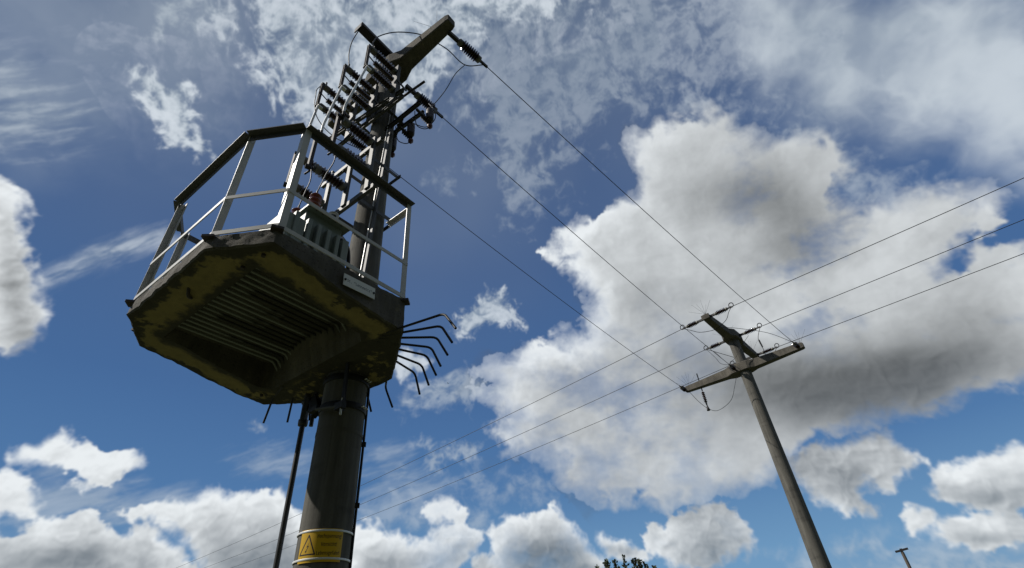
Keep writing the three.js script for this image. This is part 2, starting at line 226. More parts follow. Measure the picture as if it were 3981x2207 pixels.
      if (known < 1) { // the sky goes on round the rest of the horizon with the same broken clouds
        const k = 1 / (y + 0.18), f = fbm(x * k * 1.6, 4.4, z * k * 1.6, 5) + 0.35 * billow(x * k * 3, 9.1, z * k * 3, 4), al = sstep(0.05, 0.4, f) * (1 - known) * 0.9, L = 0.55 + 0.5 * fbm(x * k * 3 + 4, 1.2, z * k * 3, 4);
        cr = mix(cr, mix(0.12, 0.72, L), al); cg = mix(cg, mix(0.13, 0.76, L), al); cb = mix(cb, mix(0.135, 0.79, L), al);
      }
      data[o4] = cr; data[o4 + 1] = cg; data[o4 + 2] = cb;
    }
  }
  const t = new THREE.DataTexture(data, tw, th, THREE.RGBAFormat, THREE.FloatType);
  t.mapping = THREE.EquirectangularReflectionMapping; t.magFilter = THREE.LinearFilter; t.minFilter = THREE.LinearFilter; t.colorSpace = THREE.LinearSRGBColorSpace; t.needsUpdate = true;
  return t;
}
const skyTexture = makeSky();
scene.background = skyTexture; scene.environment = skyTexture;

// ------------------------------------------------------------------ helpers
const V = (x, y, z) => new THREE.Vector3(x, y, z), UPV = V(0, 1, 0), RAD = Math.PI / 180;
const AX = Math.cos(-56 * RAD), AZ = Math.sin(-56 * RAD), TX = Math.cos(34 * RAD), TZ = Math.sin(34 * RAD);
const MAST = V(-1.552, 0, -3.99), DECK = V(-1.531, 0, -2.343), POLE = V(6.400, 0, -13.122);
// heights h count from eye level, as all of them were measured from there
const M = (n, t, h) => V(MAST.x - n * AX + t * TX, EYE + h, MAST.z - n * AZ + t * TZ);     // about the mast: n towards the deck's free end, t across
const U = (u, v, h) => V(DECK.x + u * AX - v * TX, EYE + h, DECK.z + u * AZ - v * TZ);     // about the deck: u towards the mast, v across
const SX2 = Math.cos(130.5 * RAD), SZ2 = Math.sin(130.5 * RAD), WX2 = Math.cos(40.5 * RAD), WZ2 = Math.sin(40.5 * RAD);
const P2 = (s, w, h) => V(POLE.x + s * SX2 + w * WX2, EYE + h, POLE.z + s * SZ2 + w * WZ2); // about the second pole: s along the upper arm, w along the lower
const nVec = V(-AX, 0, -AZ), tVec = V(TX, 0, TZ), aVec = V(AX, 0, AZ), bVec = V(-TX, 0, -TZ);

const taken = {};
function numbered(name) { const k = taken[name] = (taken[name] ?? -1) + 1; return k ? `${name}_${String(k).padStart(3, '0')}` : name; }
function thing(name, label, category, base, group) {
  const o = new THREE.Group(); o.name = numbered(name); o.position.copy(base); scene.add(o);
  o.userData = { label, category }; if (group) o.userData.group = group; o.userData.origin = undefined; delete o.userData.origin;
  return o;
}
const rootPos = (o) => { const p = V(0, 0, 0); for (let q = o; q && q !== scene; q = q.parent) p.add(q.position); return p; };
// one named mesh from world-space geometries, put under its parent
function part(name, geos, material, parent, label) {
  let g = Array.isArray(geos) ? (geos.length > 1 ? mergeGeometries(geos.map((q) => (q.index ? q.toNonIndexed() : q))) : geos[0]) : geos;
  const p = rootPos(parent); g.translate(-p.x, -p.y, -p.z);
  const m = new THREE.Mesh(g, material); m.name = name; m.castShadow = m.receiveShadow = true; if (label) m.userData.label = label;
  parent.add(m); return m;
}
// a thing that is one mesh
function single(name, label, category, base, geos, material, group) {
  let g = Array.isArray(geos) ? (geos.length > 1 ? mergeGeometries(geos.map((q) => (q.index ? q.toNonIndexed() : q))) : geos[0]) : geos;
  g.translate(-base.x, -base.y, -base.z);
  const m = new THREE.Mesh(g, material); m.name = numbered(name); m.position.copy(base); m.castShadow = m.receiveShadow = true;
  m.userData = { label, category }; if (group) m.userData.group = group; scene.add(m); return m;
}
// uv in metres from the axis that a face looks along
function boxUV(g, ox = 0) {
  g = g.index ? g.toNonIndexed() : g; const p = g.attributes.position, n = g.attributes.normal, uv = new Float32Array(p.count * 2);
  for (let i = 0; i < p.count; i += 3) {
    let nx = 0, ny = 0, nz = 0; for (let k = 0; k < 3; k++) { nx += Math.abs(n.getX(i + k)); ny += Math.abs(n.getY(i + k)); nz += Math.abs(n.getZ(i + k)); }
    for (let k = 0; k < 3; k++) { const x = p.getX(i + k), y = p.getY(i + k), z = p.getZ(i + k); const [a, b] = ny > nx && ny > nz ? [x, z] : nx > nz ? [z, y] : [x, y]; uv[2 * (i + k)] = a + ox; uv[2 * (i + k) + 1] = b; }
  }
  g.setAttribute('uv', new THREE.BufferAttribute(uv, 2)); return g;
}
// a box from p to q; wx across along dx, wy along the third axis, moved sideways by (ox, oy); edges chamfered by c
function bar(p, q, wx, wy, dx = null, ox = 0, oy = 0, c = 0.0015) {
  const z = q.clone().sub(p), L = z.length(); z.normalize();
  let x = dx ? dx.clone() : (Math.abs(z.y) > 0.9 ? V(1, 0, 0) : UPV.clone().cross(z)); x.addScaledVector(z, -x.dot(z)).normalize(); const y = z.clone().cross(x);
  const a = wx / 2, b = wy / 2, k = Math.min(c, a * 0.5, b * 0.5), s = new THREE.Shape();
  s.moveTo(-a + k, -b); s.lineTo(a - k, -b); s.lineTo(a, -b + k); s.lineTo(a, b - k); s.lineTo(a - k, b); s.lineTo(-a + k, b); s.lineTo(-a, b - k); s.lineTo(-a, -b + k); s.closePath();
  const g = new THREE.ExtrudeGeometry(s, { depth: L, bevelEnabled: false, steps: 1 });
  g.translate(ox, oy, 0); g.applyMatrix4(new THREE.Matrix4().makeBasis(x, y, z).setPosition(p)); return boxUV(g, p.x * 3.1 + p.y);
}
// an angle section from p to q with its flanges along d1 and d2
function angle(p, q, d1, d2, w, th = 0.006) {
  const z = q.clone().sub(p), L = z.length(); z.normalize();
  const x = d1.clone(); x.addScaledVector(z, -x.dot(z)).normalize(); const y = z.clone().cross(x), f = Math.sign(y.dot(d2)) || 1;
  const s = new THREE.Shape(); for (const [i, [a, b]] of [[0, 0], [w, 0], [w, th], [th, th], [th, w], [0, w]].entries()) s[i ? 'lineTo' : 'moveTo'](a, b * f); s.closePath();
  const g = new THREE.ExtrudeGeometry(s, { depth: L, bevelEnabled: false, steps: 1 });
  g.applyMatrix4(new THREE.Matrix4().makeBasis(x, y, z).setPosition(p)); return boxUV(g, p.x * 2.3 + p.y);
}
// a channel section: web along d1, flanges along d2
function channel(p, q, d1, d2, w, d, th = 0.006) {
  const z = q.clone().sub(p), L = z.length(); z.normalize();
  const x = d1.clone(); x.addScaledVector(z, -x.dot(z)).normalize(); const y = z.clone().cross(x), f = Math.sign(y.dot(d2)) || 1;
  const s = new THREE.Shape(); for (const [i, [a, b]] of [[-w / 2, 0], [w / 2, 0], [w / 2, d], [w / 2 - th, d], [w / 2 - th, th], [-w / 2 + th, th], [-w / 2 + th, d], [-w / 2, d]].entries()) s[i ? 'lineTo' : 'moveTo'](a, b * f); s.closePath();
  const g = new THREE.ExtrudeGeometry(s, { depth: L, bevelEnabled: false, steps: 1 });
  g.applyMatrix4(new THREE.Matrix4().makeBasis(x, y, z).setPosition(p)); return boxUV(g, p.x * 2.3 + p.y);
}
const aim = (g, p, q) => { const d = q.clone().sub(p); g.applyQuaternion(new THREE.Quaternion().setFromUnitVectors(UPV, d.normalize())); g.translate(p.x, p.y, p.z); return g; };
const scaleUV = (g, a, b) => { const uv = g.attributes.uv; for (let i = 0; i < uv.count; i++) uv.setXY(i, uv.getX(i) * a, uv.getY(i) * b); return g; };
function rod(p, q, r, seg = 12, r2 = r) { const L = p.distanceTo(q), g = new THREE.CylinderGeometry(r2, r, L, seg, 1); g.translate(0, L / 2, 0); scaleUV(g, 6.28 * r, L); return aim(g, p, q); }
function turned(p, q, pts, seg = 20) { const g = new THREE.LatheGeometry(pts.map(([r, y]) => new THREE.Vector2(Math.max(r, 1e-4), y)), seg); scaleUV(g, 0.3, 0.3); return aim(g, p, q); }
function tube(pts, r, seg = 0, radial = 7, tension = 0.5) { const c = new THREE.CatmullRomCurve3(pts, false, 'catmullrom', tension); const g = new THREE.TubeGeometry(c, seg || pts.length * 8, r, radial, false); scaleUV(g, c.getLength(), 6.28 * r); return g; }
// bent rod: straight runs with a rounded corner
function bent(p, q, s, r, rad = 0.03, radial = 8) {
  const a = q.clone().add(p.clone().sub(q).normalize().multiplyScalar(rad)), b = q.clone().add(s.clone().sub(q).normalize().multiplyScalar(rad)), path = new THREE.CurvePath();
  path.add(new THREE.LineCurve3(p, a)); path.add(new THREE.QuadraticBezierCurve3(a, q, b)); path.add(new THREE.LineCurve3(b, s));
  const g = new THREE.TubeGeometry(path, 28, r, radial, false); scaleUV(g, 1, 6.28 * r); return g;
}
// porcelain with n sheds, from p to q
function sheds(p, q, core, rim, n, seg = 22, lead = 0.0) {
  const L = p.distanceTo(q), pts = [[0, 0], [core, 0]], w = (L - 2 * lead) / n;
  for (let k = 0; k < n; k++) { const y = lead + k * w; pts.push([core, y + 0.06 * w], [rim * 0.93, y + 0.42 * w], [rim, y + 0.5 * w], [rim * 0.97, y + 0.58 * w], [core * 1.08, y + 0.76 * w], [core, y + 0.94 * w]); }
  pts.push([core, L], [0, L]); return turned(p, q, pts, seg);
}
const lerp = (p, q, t) => p.clone().lerp(q, t);
const along = (p, q, d) => p.clone().addScaledVector(q.clone().sub(p).normalize(), d);

// ------------------------------------------------------------------ materials
function tex(size, fn, srgb = true) {
  const d = new Uint8Array(size * size * 4);
  for (let j = 0; j < size; j++) for (let i = 0; i < size; i++) { const c = fn(i / size, j / size), o = 4 * (j * size + i); for (let k = 0; k < 3; k++) { const l = Math.max(0, Math.min(1, c[k])); d[o + k] = Math.round(255 * (srgb ? (l <= 0.0031308 ? 12.92 * l : 1.055 * Math.pow(l, 1 / 2.4) - 0.055) : l)); } d[o + 3] = 255; }
  const t = new THREE.DataTexture(d, size, size); if (srgb) t.colorSpace = THREE.SRGBColorSpace; t.magFilter = THREE.LinearFilter; t.minFilter = THREE.LinearFilter; t.wrapS = t.wrapT = THREE.MirroredRepeatWrapping; t.needsUpdate = true; return t;
}
const grey = (v) => [v, v, v];
function repeat(t, a, b) { const c = t.clone(); c.repeat.set(a, b); c.needsUpdate = true; return c; }
// old concrete: cement, sand grains, pores, lichen and rain streaks
const concreteMap = tex(1024, (u, v) => {
  const x = u * 12, y = v * 12, f = fbm(x * 0.5, y * 0.5, 1, 5), g = noise(x * 22, y * 22, 3) * 0.5 + noise(x * 45, y * 45, 5) * 0.5, p = sstep(0.42, 0.62, noise(x * 7, y * 7, 8)), l = sstep(0.18, 0.5, fbm(x * 1.2 + 9, y * 1.2, 14, 5, 0.6));
  let b = 0.088 * (1 + 0.55 * f + 0.32 * g) * (1 - 0.45 * p); const s = fbm(x * 2.2, y * 0.14, 21, 4); b *= 1 + 0.5 * s;
  return [mix(b * 1.06, b * 1.36, l), mix(b * 0.97, b * 1.22, l), mix(b * 0.8, b * 0.86, l)];
});
const concreteBump = tex(768, (u, v) => { const x = u * 12, y = v * 12; return grey(0.5 + 0.25 * fbm(x * 3, y * 3, 1, 5) + 0.3 * noise(x * 26, y * 26, 3) - 0.35 * sstep(0.4, 0.6, noise(x * 7, y * 7, 8))); }, false);
const mastMap = tex(1024, (u, v) => { // spun concrete: fine upright streaks
  const x = u * 10, y = v * 10, f = fbm(x * 3.2, y * 0.22, 2, 5, 0.55), g = noise(x * 40, y * 30, 3), m = fbm(x * 0.6, y * 0.5, 6, 4), ring = sstep(0.1, 0.5, fbm(x * 0.3, y * 2.2, 30, 3));
  const b = 0.098 * (1 + 0.62 * f + 0.16 * g + 0.45 * m - 0.18 * ring); return [b * 1.0, b * 0.955, b * 0.825];
});
const paintMap = tex(512, (u, v) => { const x = u * 8, y = v * 8, f = fbm(x, y, 4, 5), d = sstep(0.2, 0.55, fbm(x * 1.5 + 4, y * 1.5, 9, 5, 0.6)), b = 0.5 * (1 + 0.16 * f); return [mix(b, b * 0.62, d), mix(b * 0.985, b * 0.58, d), mix(b * 0.93, b * 0.5, d)]; });
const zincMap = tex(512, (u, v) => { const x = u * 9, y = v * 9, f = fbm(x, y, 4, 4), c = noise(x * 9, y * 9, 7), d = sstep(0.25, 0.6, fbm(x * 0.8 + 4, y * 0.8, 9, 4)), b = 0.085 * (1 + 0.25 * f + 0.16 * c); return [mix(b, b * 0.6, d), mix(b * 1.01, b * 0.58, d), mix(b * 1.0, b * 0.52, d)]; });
const std = (o) => new THREE.MeshStandardMaterial(o), phys = (o) => new THREE.MeshPhysicalMaterial(o), lin = (r, g, b) => new THREE.Color().setRGB(r, g, b);
const MAT = {
  concrete: std({ map: repeat(concreteMap, 0.8, 0.8), bumpMap: repeat(concreteBump, 0.8, 0.8), bumpScale: 0.006, roughness: 0.95 }),
  mast: std({ map: repeat(mastMap, 0.7, 0.5), bumpMap: repeat(concreteBump, 1.1, 0.8), bumpScale: 0.002, roughness: 0.92 }),
  rail: std({ map: repeat(paintMap, 1.1, 1.1), roughness: 0.42 }),
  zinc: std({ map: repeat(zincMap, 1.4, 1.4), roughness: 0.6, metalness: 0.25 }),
  dark: std({ color: lin(0.02, 0.019, 0.019), roughness: 0.6, metalness: 0.3 }),
  rust: std({ color: lin(0.04, 0.03, 0.028), roughness: 0.7 }),
  wire: std({ color: lin(0.03, 0.032, 0.036), roughness: 0.55, metalness: 0.4 }),
  cable: std({ color: lin(0.012, 0.012, 0.014), roughness: 0.5 }),
  alu: std({ color: lin(0.72, 0.72, 0.7), roughness: 0.4, metalness: 0.15 }),
  cap: std({ color: lin(0.16, 0.155, 0.14), roughness: 0.6, metalness: 0.35 }),
  brown: phys({ color: lin(0.030, 0.011, 0.008), roughness: 0.22, clearcoat: 1, clearcoatRoughness: 0.08 }),
  red: phys({ color: lin(0.16, 0.022, 0.012), roughness: 0.35, clearcoat: 0.6, clearcoatRoughness: 0.15 }),
  polymer: std({ color: lin(0.02, 0.014, 0.014), roughness: 0.55 }),
  tank: std({ color: lin(0.155, 0.19, 0.165), roughness: 0.5 }),
  pvc: std({ color: lin(0.045, 0.045, 0.045), roughness: 0.5 }),
  clay: std({ color: lin(0.09, 0.03, 0.022), roughness: 0.45 }),
};

// ------------------------------------------------------------------ ground
{
  const gm = tex(1024, (u, v) => { const x = u * 16, y = v * 16, f = fbm(x * 0.4, y * 0.4, 2, 5), g = fbm(x * 4, y * 4, 5, 4, 0.6), d = sstep(-0.1, 0.4, fbm(x * 0.25 + 7, y * 0.25, 11, 4)); const b = 1 + 0.5 * f + 0.6 * g; return [mix(0.05, 0.085, d) * b, mix(0.066, 0.075, d) * b, mix(0.024, 0.038, d) * b]; });
  const g = new THREE.PlaneGeometry(900, 900, 60, 60).rotateX(-Math.PI / 2); scaleUV(g, 120, 120);
  const m = new THREE.Mesh(g, std({ map: gm, roughness: 1 })); m.name = 'ground'; m.receiveShadow = true; m.userData = { kind: 'structure', label: 'rough green meadow under the power line' }; scene.add(m);
}

// ------------------------------------------------------------------ the station mast
const mast = thing('concrete_mast', 'round concrete mast carrying the transformer platform and switchgear', 'mast', MAST.clone());
function shaft(base, prof, parent) {
  const pts = prof.map(([h, r]) => [r, h]); pts.unshift([0, prof[0][0]]); pts.push([0.001, prof[prof.length - 1][0] + 0.01]);
  const g = new THREE.LatheGeometry(pts.map(([r, y]) => new THREE.Vector2(r, y)), 56);
  const uv = g.attributes.uv, p = g.attributes.position; for (let i = 0; i < uv.count; i++) uv.setXY(i, uv.getX(i) * 1.2, p.getY(i)); g.translate(base.x, 0, base.z);
  return part('shaft', toCreasedNormals(g, 0.7), MAT.mast, parent);
}
shaft(MAST, [[0, 0.2], [1.2, 0.196], [2.2, 0.1905], [3.2, 0.186], [4.4, 0.176], [5.5, 0.164], [6.6, 0.151], [7.6, 0.147], [9.02, 0.142]], mast);
// a precast arm: tapered beam with a swollen middle, along d from the axis point c, underside at h0
function crossarm(c, d, half, h0, hMid, hTip, wTip, wMid, hub, parent) {
  const e = V(-d.z, 0, d.x), st = [[-half, wTip, hTip], [-half + 0.05, wTip, hTip], [-0.42, wMid, hMid], [-0.24, hub, hMid], [0.24, hub, hMid], [0.42, wMid, hMid], [half - 0.05, wTip, hTip], [half, wTip, hTip]];
  const pos = [], idx = [], ch = 0.014;
  for (const [i, [s, w, h]] of st.entries()) { const end = i === 0 || i === st.length - 1 ? 0.012 : 0, lo = h0 + (hMid - h) * 0.55 + end, hi = h0 + (hMid - h) * 0.55 + h - end, a = w / 2 - end; for (const [x, y] of [[-a + ch, lo], [a - ch, lo], [a, lo + ch], [a, hi - ch], [a - ch, hi], [-a + ch, hi], [-a, hi - ch], [-a, lo + ch]]) pos.push(c.x + d.x * s + e.x * x, EYE + y, c.z + d.z * s + e.z * x); }
  for (let i = 0; i < st.length - 1; i++) for (let k = 0; k < 8; k++) { const a = i * 8 + k, b = i * 8 + (k + 1) % 8; idx.push(a, b, a + 8, b, b + 8, a + 8); }
  for (let k = 1; k < 7; k++) { idx.push(0, k + 1, k); const o = (st.length - 1) * 8; idx.push(o, o + k, o + k + 1); }
  let g = new THREE.BufferGeometry(); g.setAttribute('position', new THREE.Float32BufferAttribute(pos, 3)); g.setIndex(idx); g = g.toNonIndexed(); g.computeVertexNormals();
  return part('crossarm', boxUV(g, 0.3), MAT.concrete, parent);
}
crossarm(M(0.05, 0, 0), tVec, 1.3, 6.88, 0.235, 0.17, 0.16, 0.23, 0.36, mast);
{ // short dark beam on the mast head, over the crossarm
  const bm = part('head_beam', [channel(M(-0.12, 0.03, 7.5), M(0.66, 0.03, 7.52), tVec, UPV, 0.13, 0.06, 0.012), bar(M(-0.02, -0.02, 7.44), M(0.34, -0.02, 7.46), 0.05, 0.07)], MAT.dark, mast);
  part('end_plate', bar(M(0.655, 0.03, 7.47), M(0.672, 0.03, 7.47), 0.15, 0.11), MAT.dark, bm);
  part('band_clamp', turned(M(0, 0, 7.25), M(0, 0, 7.4), [[0.142, 0], [0.16, 0], [0.16, 0.05], [0.145, 0.05]], 40), MAT.dark, mast);
}
for (const h of [1.745, 2.0]) { // bands under the deck
  const b = part('band_clamp', turned(M(0, 0, h), M(0, 0, h + 1), [[0.184, 0], [0.197, 0], [0.197, 0.055], [0.184, 0.055]], 48), MAT.dark, mast);
  const q = 34 * RAD; for (const k of [-0.04, 0, 0.04]) { const c = V(MAST.x + 0.205 * Math.cos(q - 0.35 + k * 4), EYE + h + 0.03, MAST.z + 0.205 * Math.sin(q - 0.35 + k * 4)); part('bolt', rod(c, V(c.x + 0.02 * Math.cos(q - 0.35), c.y, c.z + 0.02 * Math.sin(q - 0.35)), 0.008, 6), MAT.alu, b); }
}
{ const c = M(0, 0, 1.545); part('old_paint_band', turned(c, M(0, 0, 2), [[0.1884, 0], [0.1894, 0], [0.1892, 0.03], [0.1882, 0.03]], 48), std({ color: lin(0.1, 0.095, 0.08), roughness: 0.9 }), mast); }

// ------------------------------------------------------------------ the platform
const deck = thing('concrete_platform', 'stained concrete platform cantilevered from the mast, with a grated hollow underneath', 'platform', U(0.6, 0.965, 2.05));
const OUT = [[-0.25, 0.40], [0.0, 0.0], [1.15, 0.0], [1.6, 0.62], [1.6, 1.31], [1.15, 1.93], [0.0, 1.93], [-0.25, 1.53]], RIM = [[0.06, 0.30], [0.95, 0.28], [1.03, 0.36], [1.03, 1.57], [0.95, 1.65], [0.06, 1.63]];
const HB = [[-0.3, 2.272], [0, 2.262], [0.25, 2.235], [0.55, 2.17], [0.85, 2.122], [1.15, 2.09], [1.7, 2.05]];
const hb = (u) => { for (let k = 1; k < HB.length; k++) if (u <= HB[k][0]) return mix(HB[k - 1][1], HB[k][1], sstep(0, 1, 0) + (u - HB[k - 1][0]) / (HB[k][0] - HB[k - 1][0])); return 2.05; };
{
  const CU = 0.6, CV = 0.965, hit = (poly, a) => { const dx = Math.cos(a), dy = Math.sin(a); let best = 1e9; for (let k = 0; k < poly.length; k++) { const [x0, y0] = poly[k], [x1, y1] = poly[(k + 1) % poly.length], ex = x1 - x0, ey = y1 - y0, det = dx * -ey + dy * ex; if (Math.abs(det) < 1e-9) continue; const px = x0 - CU, py = y0 - CV, t = (px * -ey + py * ex) / det, s = (dx * py - dy * px) / det; if (t > 0 && s >= -1e-6 && s <= 1 + 1e-6) best = Math.min(best, t); } return best; };
  const angles = []; for (let k = 0; k < 260; k++) angles.push(k / 260 * 2 * Math.PI); for (const P of [...OUT, ...RIM]) { const a = (Math.atan2(P[1] - CV, P[0] - CU) + 2 * Math.PI) % (2 * Math.PI); angles.push(a); } angles.sort((a, b) => a - b);
  const ang = angles.filter((a, i) => i === 0 || a - angles[i - 1] > 0.004), N = ang.length;
  // rows: 0-2 top, 3-8 side, 9-20 underside, 21-24 wall of the hollow, 25 its ceiling
  const rows = 27, pos = [], uv = [];
  for (let r = 0; r < rows; r++) for (let i = 0; i < N; i++) {
    const a = ang[i], ro = hit(OUT, a), ri = hit(RIM, a), cu = Math.cos(a), sv = Math.sin(a); let rad, h;
    const uo = CU + ro * cu, ho = hb(uo);
    if (r < 3) { rad = ro * [0.05, 0.75, 1][r] - (r === 2 ? 0.014 : 0); h = 2.4; }
    else if (r < 9) { const t = (r - 3) / 5; rad = ro; h = mix(2.388, ho + 0.012, t); }
    else if (r < 21) { const t = (r - 9) / 11; rad = mix(ro - 0.014, ri, t); h = hb(CU + rad * cu); }
    else if (r < 25) { const t = (r - 20) / 4, up = CU + ri * cu, back = sstep(0.98, 1.03, up); rad = mix(ri, ri - 0.02 - 0.15 * back, t); h = mix(hb(up), 2.355, t); }
    else { rad = Math.max(0.02, r === 25 ? ri * 0.5 : 0.02); h = 2.358; }
    const u0 = CU + rad * cu, v0 = CV + rad * sv;
    // broken arris and rough casting
    const e = (r >= 2 && r <= 9 ? 0.010 : r < 21 ? 0.004 : 0.002), k1 = fbm(u0 * 7, v0 * 7, h * 7, 4, 0.6) * e * 2, k2 = fbm(u0 * 9 + 5, v0 * 9, h * 9 + 3, 4, 0.6) * e * (r === 2 || r === 3 ? 2.4 : 1.2);
    const q = U(u0 + cu * k1, v0 + sv * k1, h + k2); pos.push(q.x, q.y, q.z); uv.push(u0 / 2.2 + 0.2, v0 / 2.2 + 0.06);
  }
  const face = (r0, r1) => { const idx = []; for (let r = r0; r < r1; r++) for (let i = 0; i < N; i++) { const a = r * N + i, b = r * N + (i + 1) % N; idx.push(a, a + N, b, b, a + N, b + N); } return idx; };
  const sub = (r0, r1, metre) => { let g = new THREE.BufferGeometry(); g.setAttribute('position', new THREE.Float32BufferAttribute(pos, 3)); g.setAttribute('uv', new THREE.Float32BufferAttribute(uv, 2)); g.setIndex(face(r0, r1)); g.computeVertexNormals(); g = toCreasedNormals(g.toNonIndexed(), 0.6); return metre ? boxUV(g) : g; };
  const poly2 = (poly, u, v) => { let d = 1e9; for (let k = 0; k < poly.length; k++) { const [x0, y0] = poly[k], [x1, y1] = poly[(k + 1) % poly.length], ex = x1 - x0, ey = y1 - y0, t = Math.max(0, Math.min(1, ((u - x0) * ex + (v - y0) * ey) / (ex * ex + ey * ey))); d = Math.min(d, Math.hypot(u - x0 - ex * t, v - y0 - ey * t)); } return d; };
  // ochre wash that has run and blackened in ragged patches, as the photograph shows it
  const soffit = tex(768, (s, t) => {
    const u = (s - 0.2) * 2.2, v = (t - 0.06) * 2.2, dE = poly2(OUT, u, v), dR = poly2(RIM, u, v), f = fbm(u * 6, v * 6, 3, 6, 0.6), g = fbm(u * 16, v * 16, 8, 5, 0.6), big = fbm(u * 2.4 + 4, v * 2.4, 5, 4);
    const rear = sstep(0.95, 1.15, u + 0.1 * big), outer = sstep(0.0, 0.045, dE - 0.045 - 0.16 * f - 0.05 * g), inner = sstep(0.0, 0.07, dR - 0.03 - 0.12 * f - 0.05 * g), patch = sstep(-0.05, 0.08, big + 0.5 * f + 0.25 * g + mix(0.28, -0.12, rear));
    const k = outer * inner * patch, b = 1 + 0.3 * g + 0.35 * f, c = 1 + 0.5 * g;
    return [mix(0.045 * c, 0.235 * b, k), mix(0.041 * c, 0.188 * b, k), mix(0.030 * c, 0.078 * b, k)];
  });
  const slab = part('slab', sub(0, 9, true), MAT.concrete, deck);
  part('soffit', sub(9, 20, false), std({ map: soffit, bumpMap: repeat(concreteBump, 1.5, 1.5), bumpScale: 0.005, roughness: 0.95 }), slab, 'ochre underside with black stains');
  part('hollow', sub(20, 26, true), MAT.concrete, slab);
  // galvanised bars; the shade inside the hollow is painted along most of them
  const shadedBar = (from, hold) => std({ map: tex(128, (s, w) => { const k = sstep(-0.10, 0.12, s - from + 0.35 * fbm(s * 5, w * 2 + hold, hold, 4)); return [mix(0.2, 0.012, k), mix(0.215, 0.012, k), mix(0.2, 0.01, k)]; }), roughness: 0.6 });
  const barMats = [shadedBar(0.8, 1.3), shadedBar(0.3, 4.1), shadedBar(0.05, 7.7), shadedBar(0.95, 9.2)], barKind = [0, 0, 3, 0, 2, 2, 1, 1, 0, 1, 1, 2, 2, 3, 3, 1, 3, 3];
  for (let k = 0; k < 18; k++) { // bars of the grate, bent down the sloping end of the hollow
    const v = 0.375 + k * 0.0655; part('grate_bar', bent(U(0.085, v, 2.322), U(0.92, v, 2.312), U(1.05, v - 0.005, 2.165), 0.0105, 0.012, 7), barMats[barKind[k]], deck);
  }
  part('lifting_hook', bent(U(-0.12, 0.86, 2.275), U(-0.09, 0.90, 2.225), U(-0.05, 0.96, 2.262), 0.012, 0.03), MAT.rust, deck);
  for (const [u, v] of [[0.0, 0.36], [0.02, 0.14], [1.02, 1.75]]) part('anchor_bolt', rod(U(u, v, hb(u) - 0.02), U(u, v, hb(u) + 0.03), 0.014, 8), MAT.rust, deck);
}

// ------------------------------------------------------------------ the railing
const rail = thing('guard_railing', 'light painted steel guard railing around the concrete platform', 'railing', U(0.45, 0.965, 2.4));
{
  const C = [0.45, 0.965], posts = [[-0.25, 1.53], [-0.24, 0.40], [0, 0], [1.145, 0], [-0.05, 1.9], [1.145, 1.93]], TOP = 3.485, MID = 2.775, LOW = 2.425;
  for (const [u, v] of posts) {
    const inw = U(C[0], C[1], 0).sub(U(u, v, 0)).setY(0).normalize();
    const du = u < 0.5 ? (Math.abs(v - 0.965) < 0.7 ? aVec : aVec) : aVec.clone().negate(), dv = v > 0.965 ? bVec.clone().negate() : bVec;
    const back = u < -0.01 ? 0.05 : 0, p = part('post', angle(U(u + back, v, 2.38), U(u + back, v, TOP + 0.01), back ? du.clone().negate() : du, dv, 0.052, 0.007), MAT.rail, rail);
    part('base_plate', bar(U(u, v, 2.372), U(u, v, 2.392), 0.095, 0.08, inw, 0.012, 0), MAT.rust, p);
  }
  const run = (a, b, top = true) => {
    const inw = U(C[0], C[1], 0).sub(lerp(U(a[0], a[1], 0), U(b[0], b[1], 0), 0.5)).setY(0).normalize();
    if (top) part('top_rail', angle(U(a[0], a[1], TOP + 0.02).addScaledVector(inw, 0.012), U(b[0], b[1], TOP + 0.02).addScaledVector(inw, 0.012), inw.clone().negate(), V(0, -1, 0), 0.062, 0.008), MAT.zinc, rail);  // top rail gets a darker tone than the posts and lower rails
    part('middle_rail', bar(U(a[0], a[1], MID), U(b[0], b[1], MID), 0.008, 0.034, inw), MAT.rail, rail);
    part('bottom_rail', bar(U(a[0], a[1], LOW), U(b[0], b[1], LOW), 0.008, 0.038, inw), MAT.rail, rail);
  };
  run(posts[0], posts[1]); run(posts[1], posts[2]); run(posts[2], posts[3]); run(posts[4], posts[0]); run(posts[4], posts[5]);
  part('rail_stub', angle(U(1.145, 0, TOP - 0.03), U(1.15, 0.31, TOP - 0.03), aVec.clone().negate(), V(0, -1, 0), 0.045, 0.006), MAT.rail, rail);
}

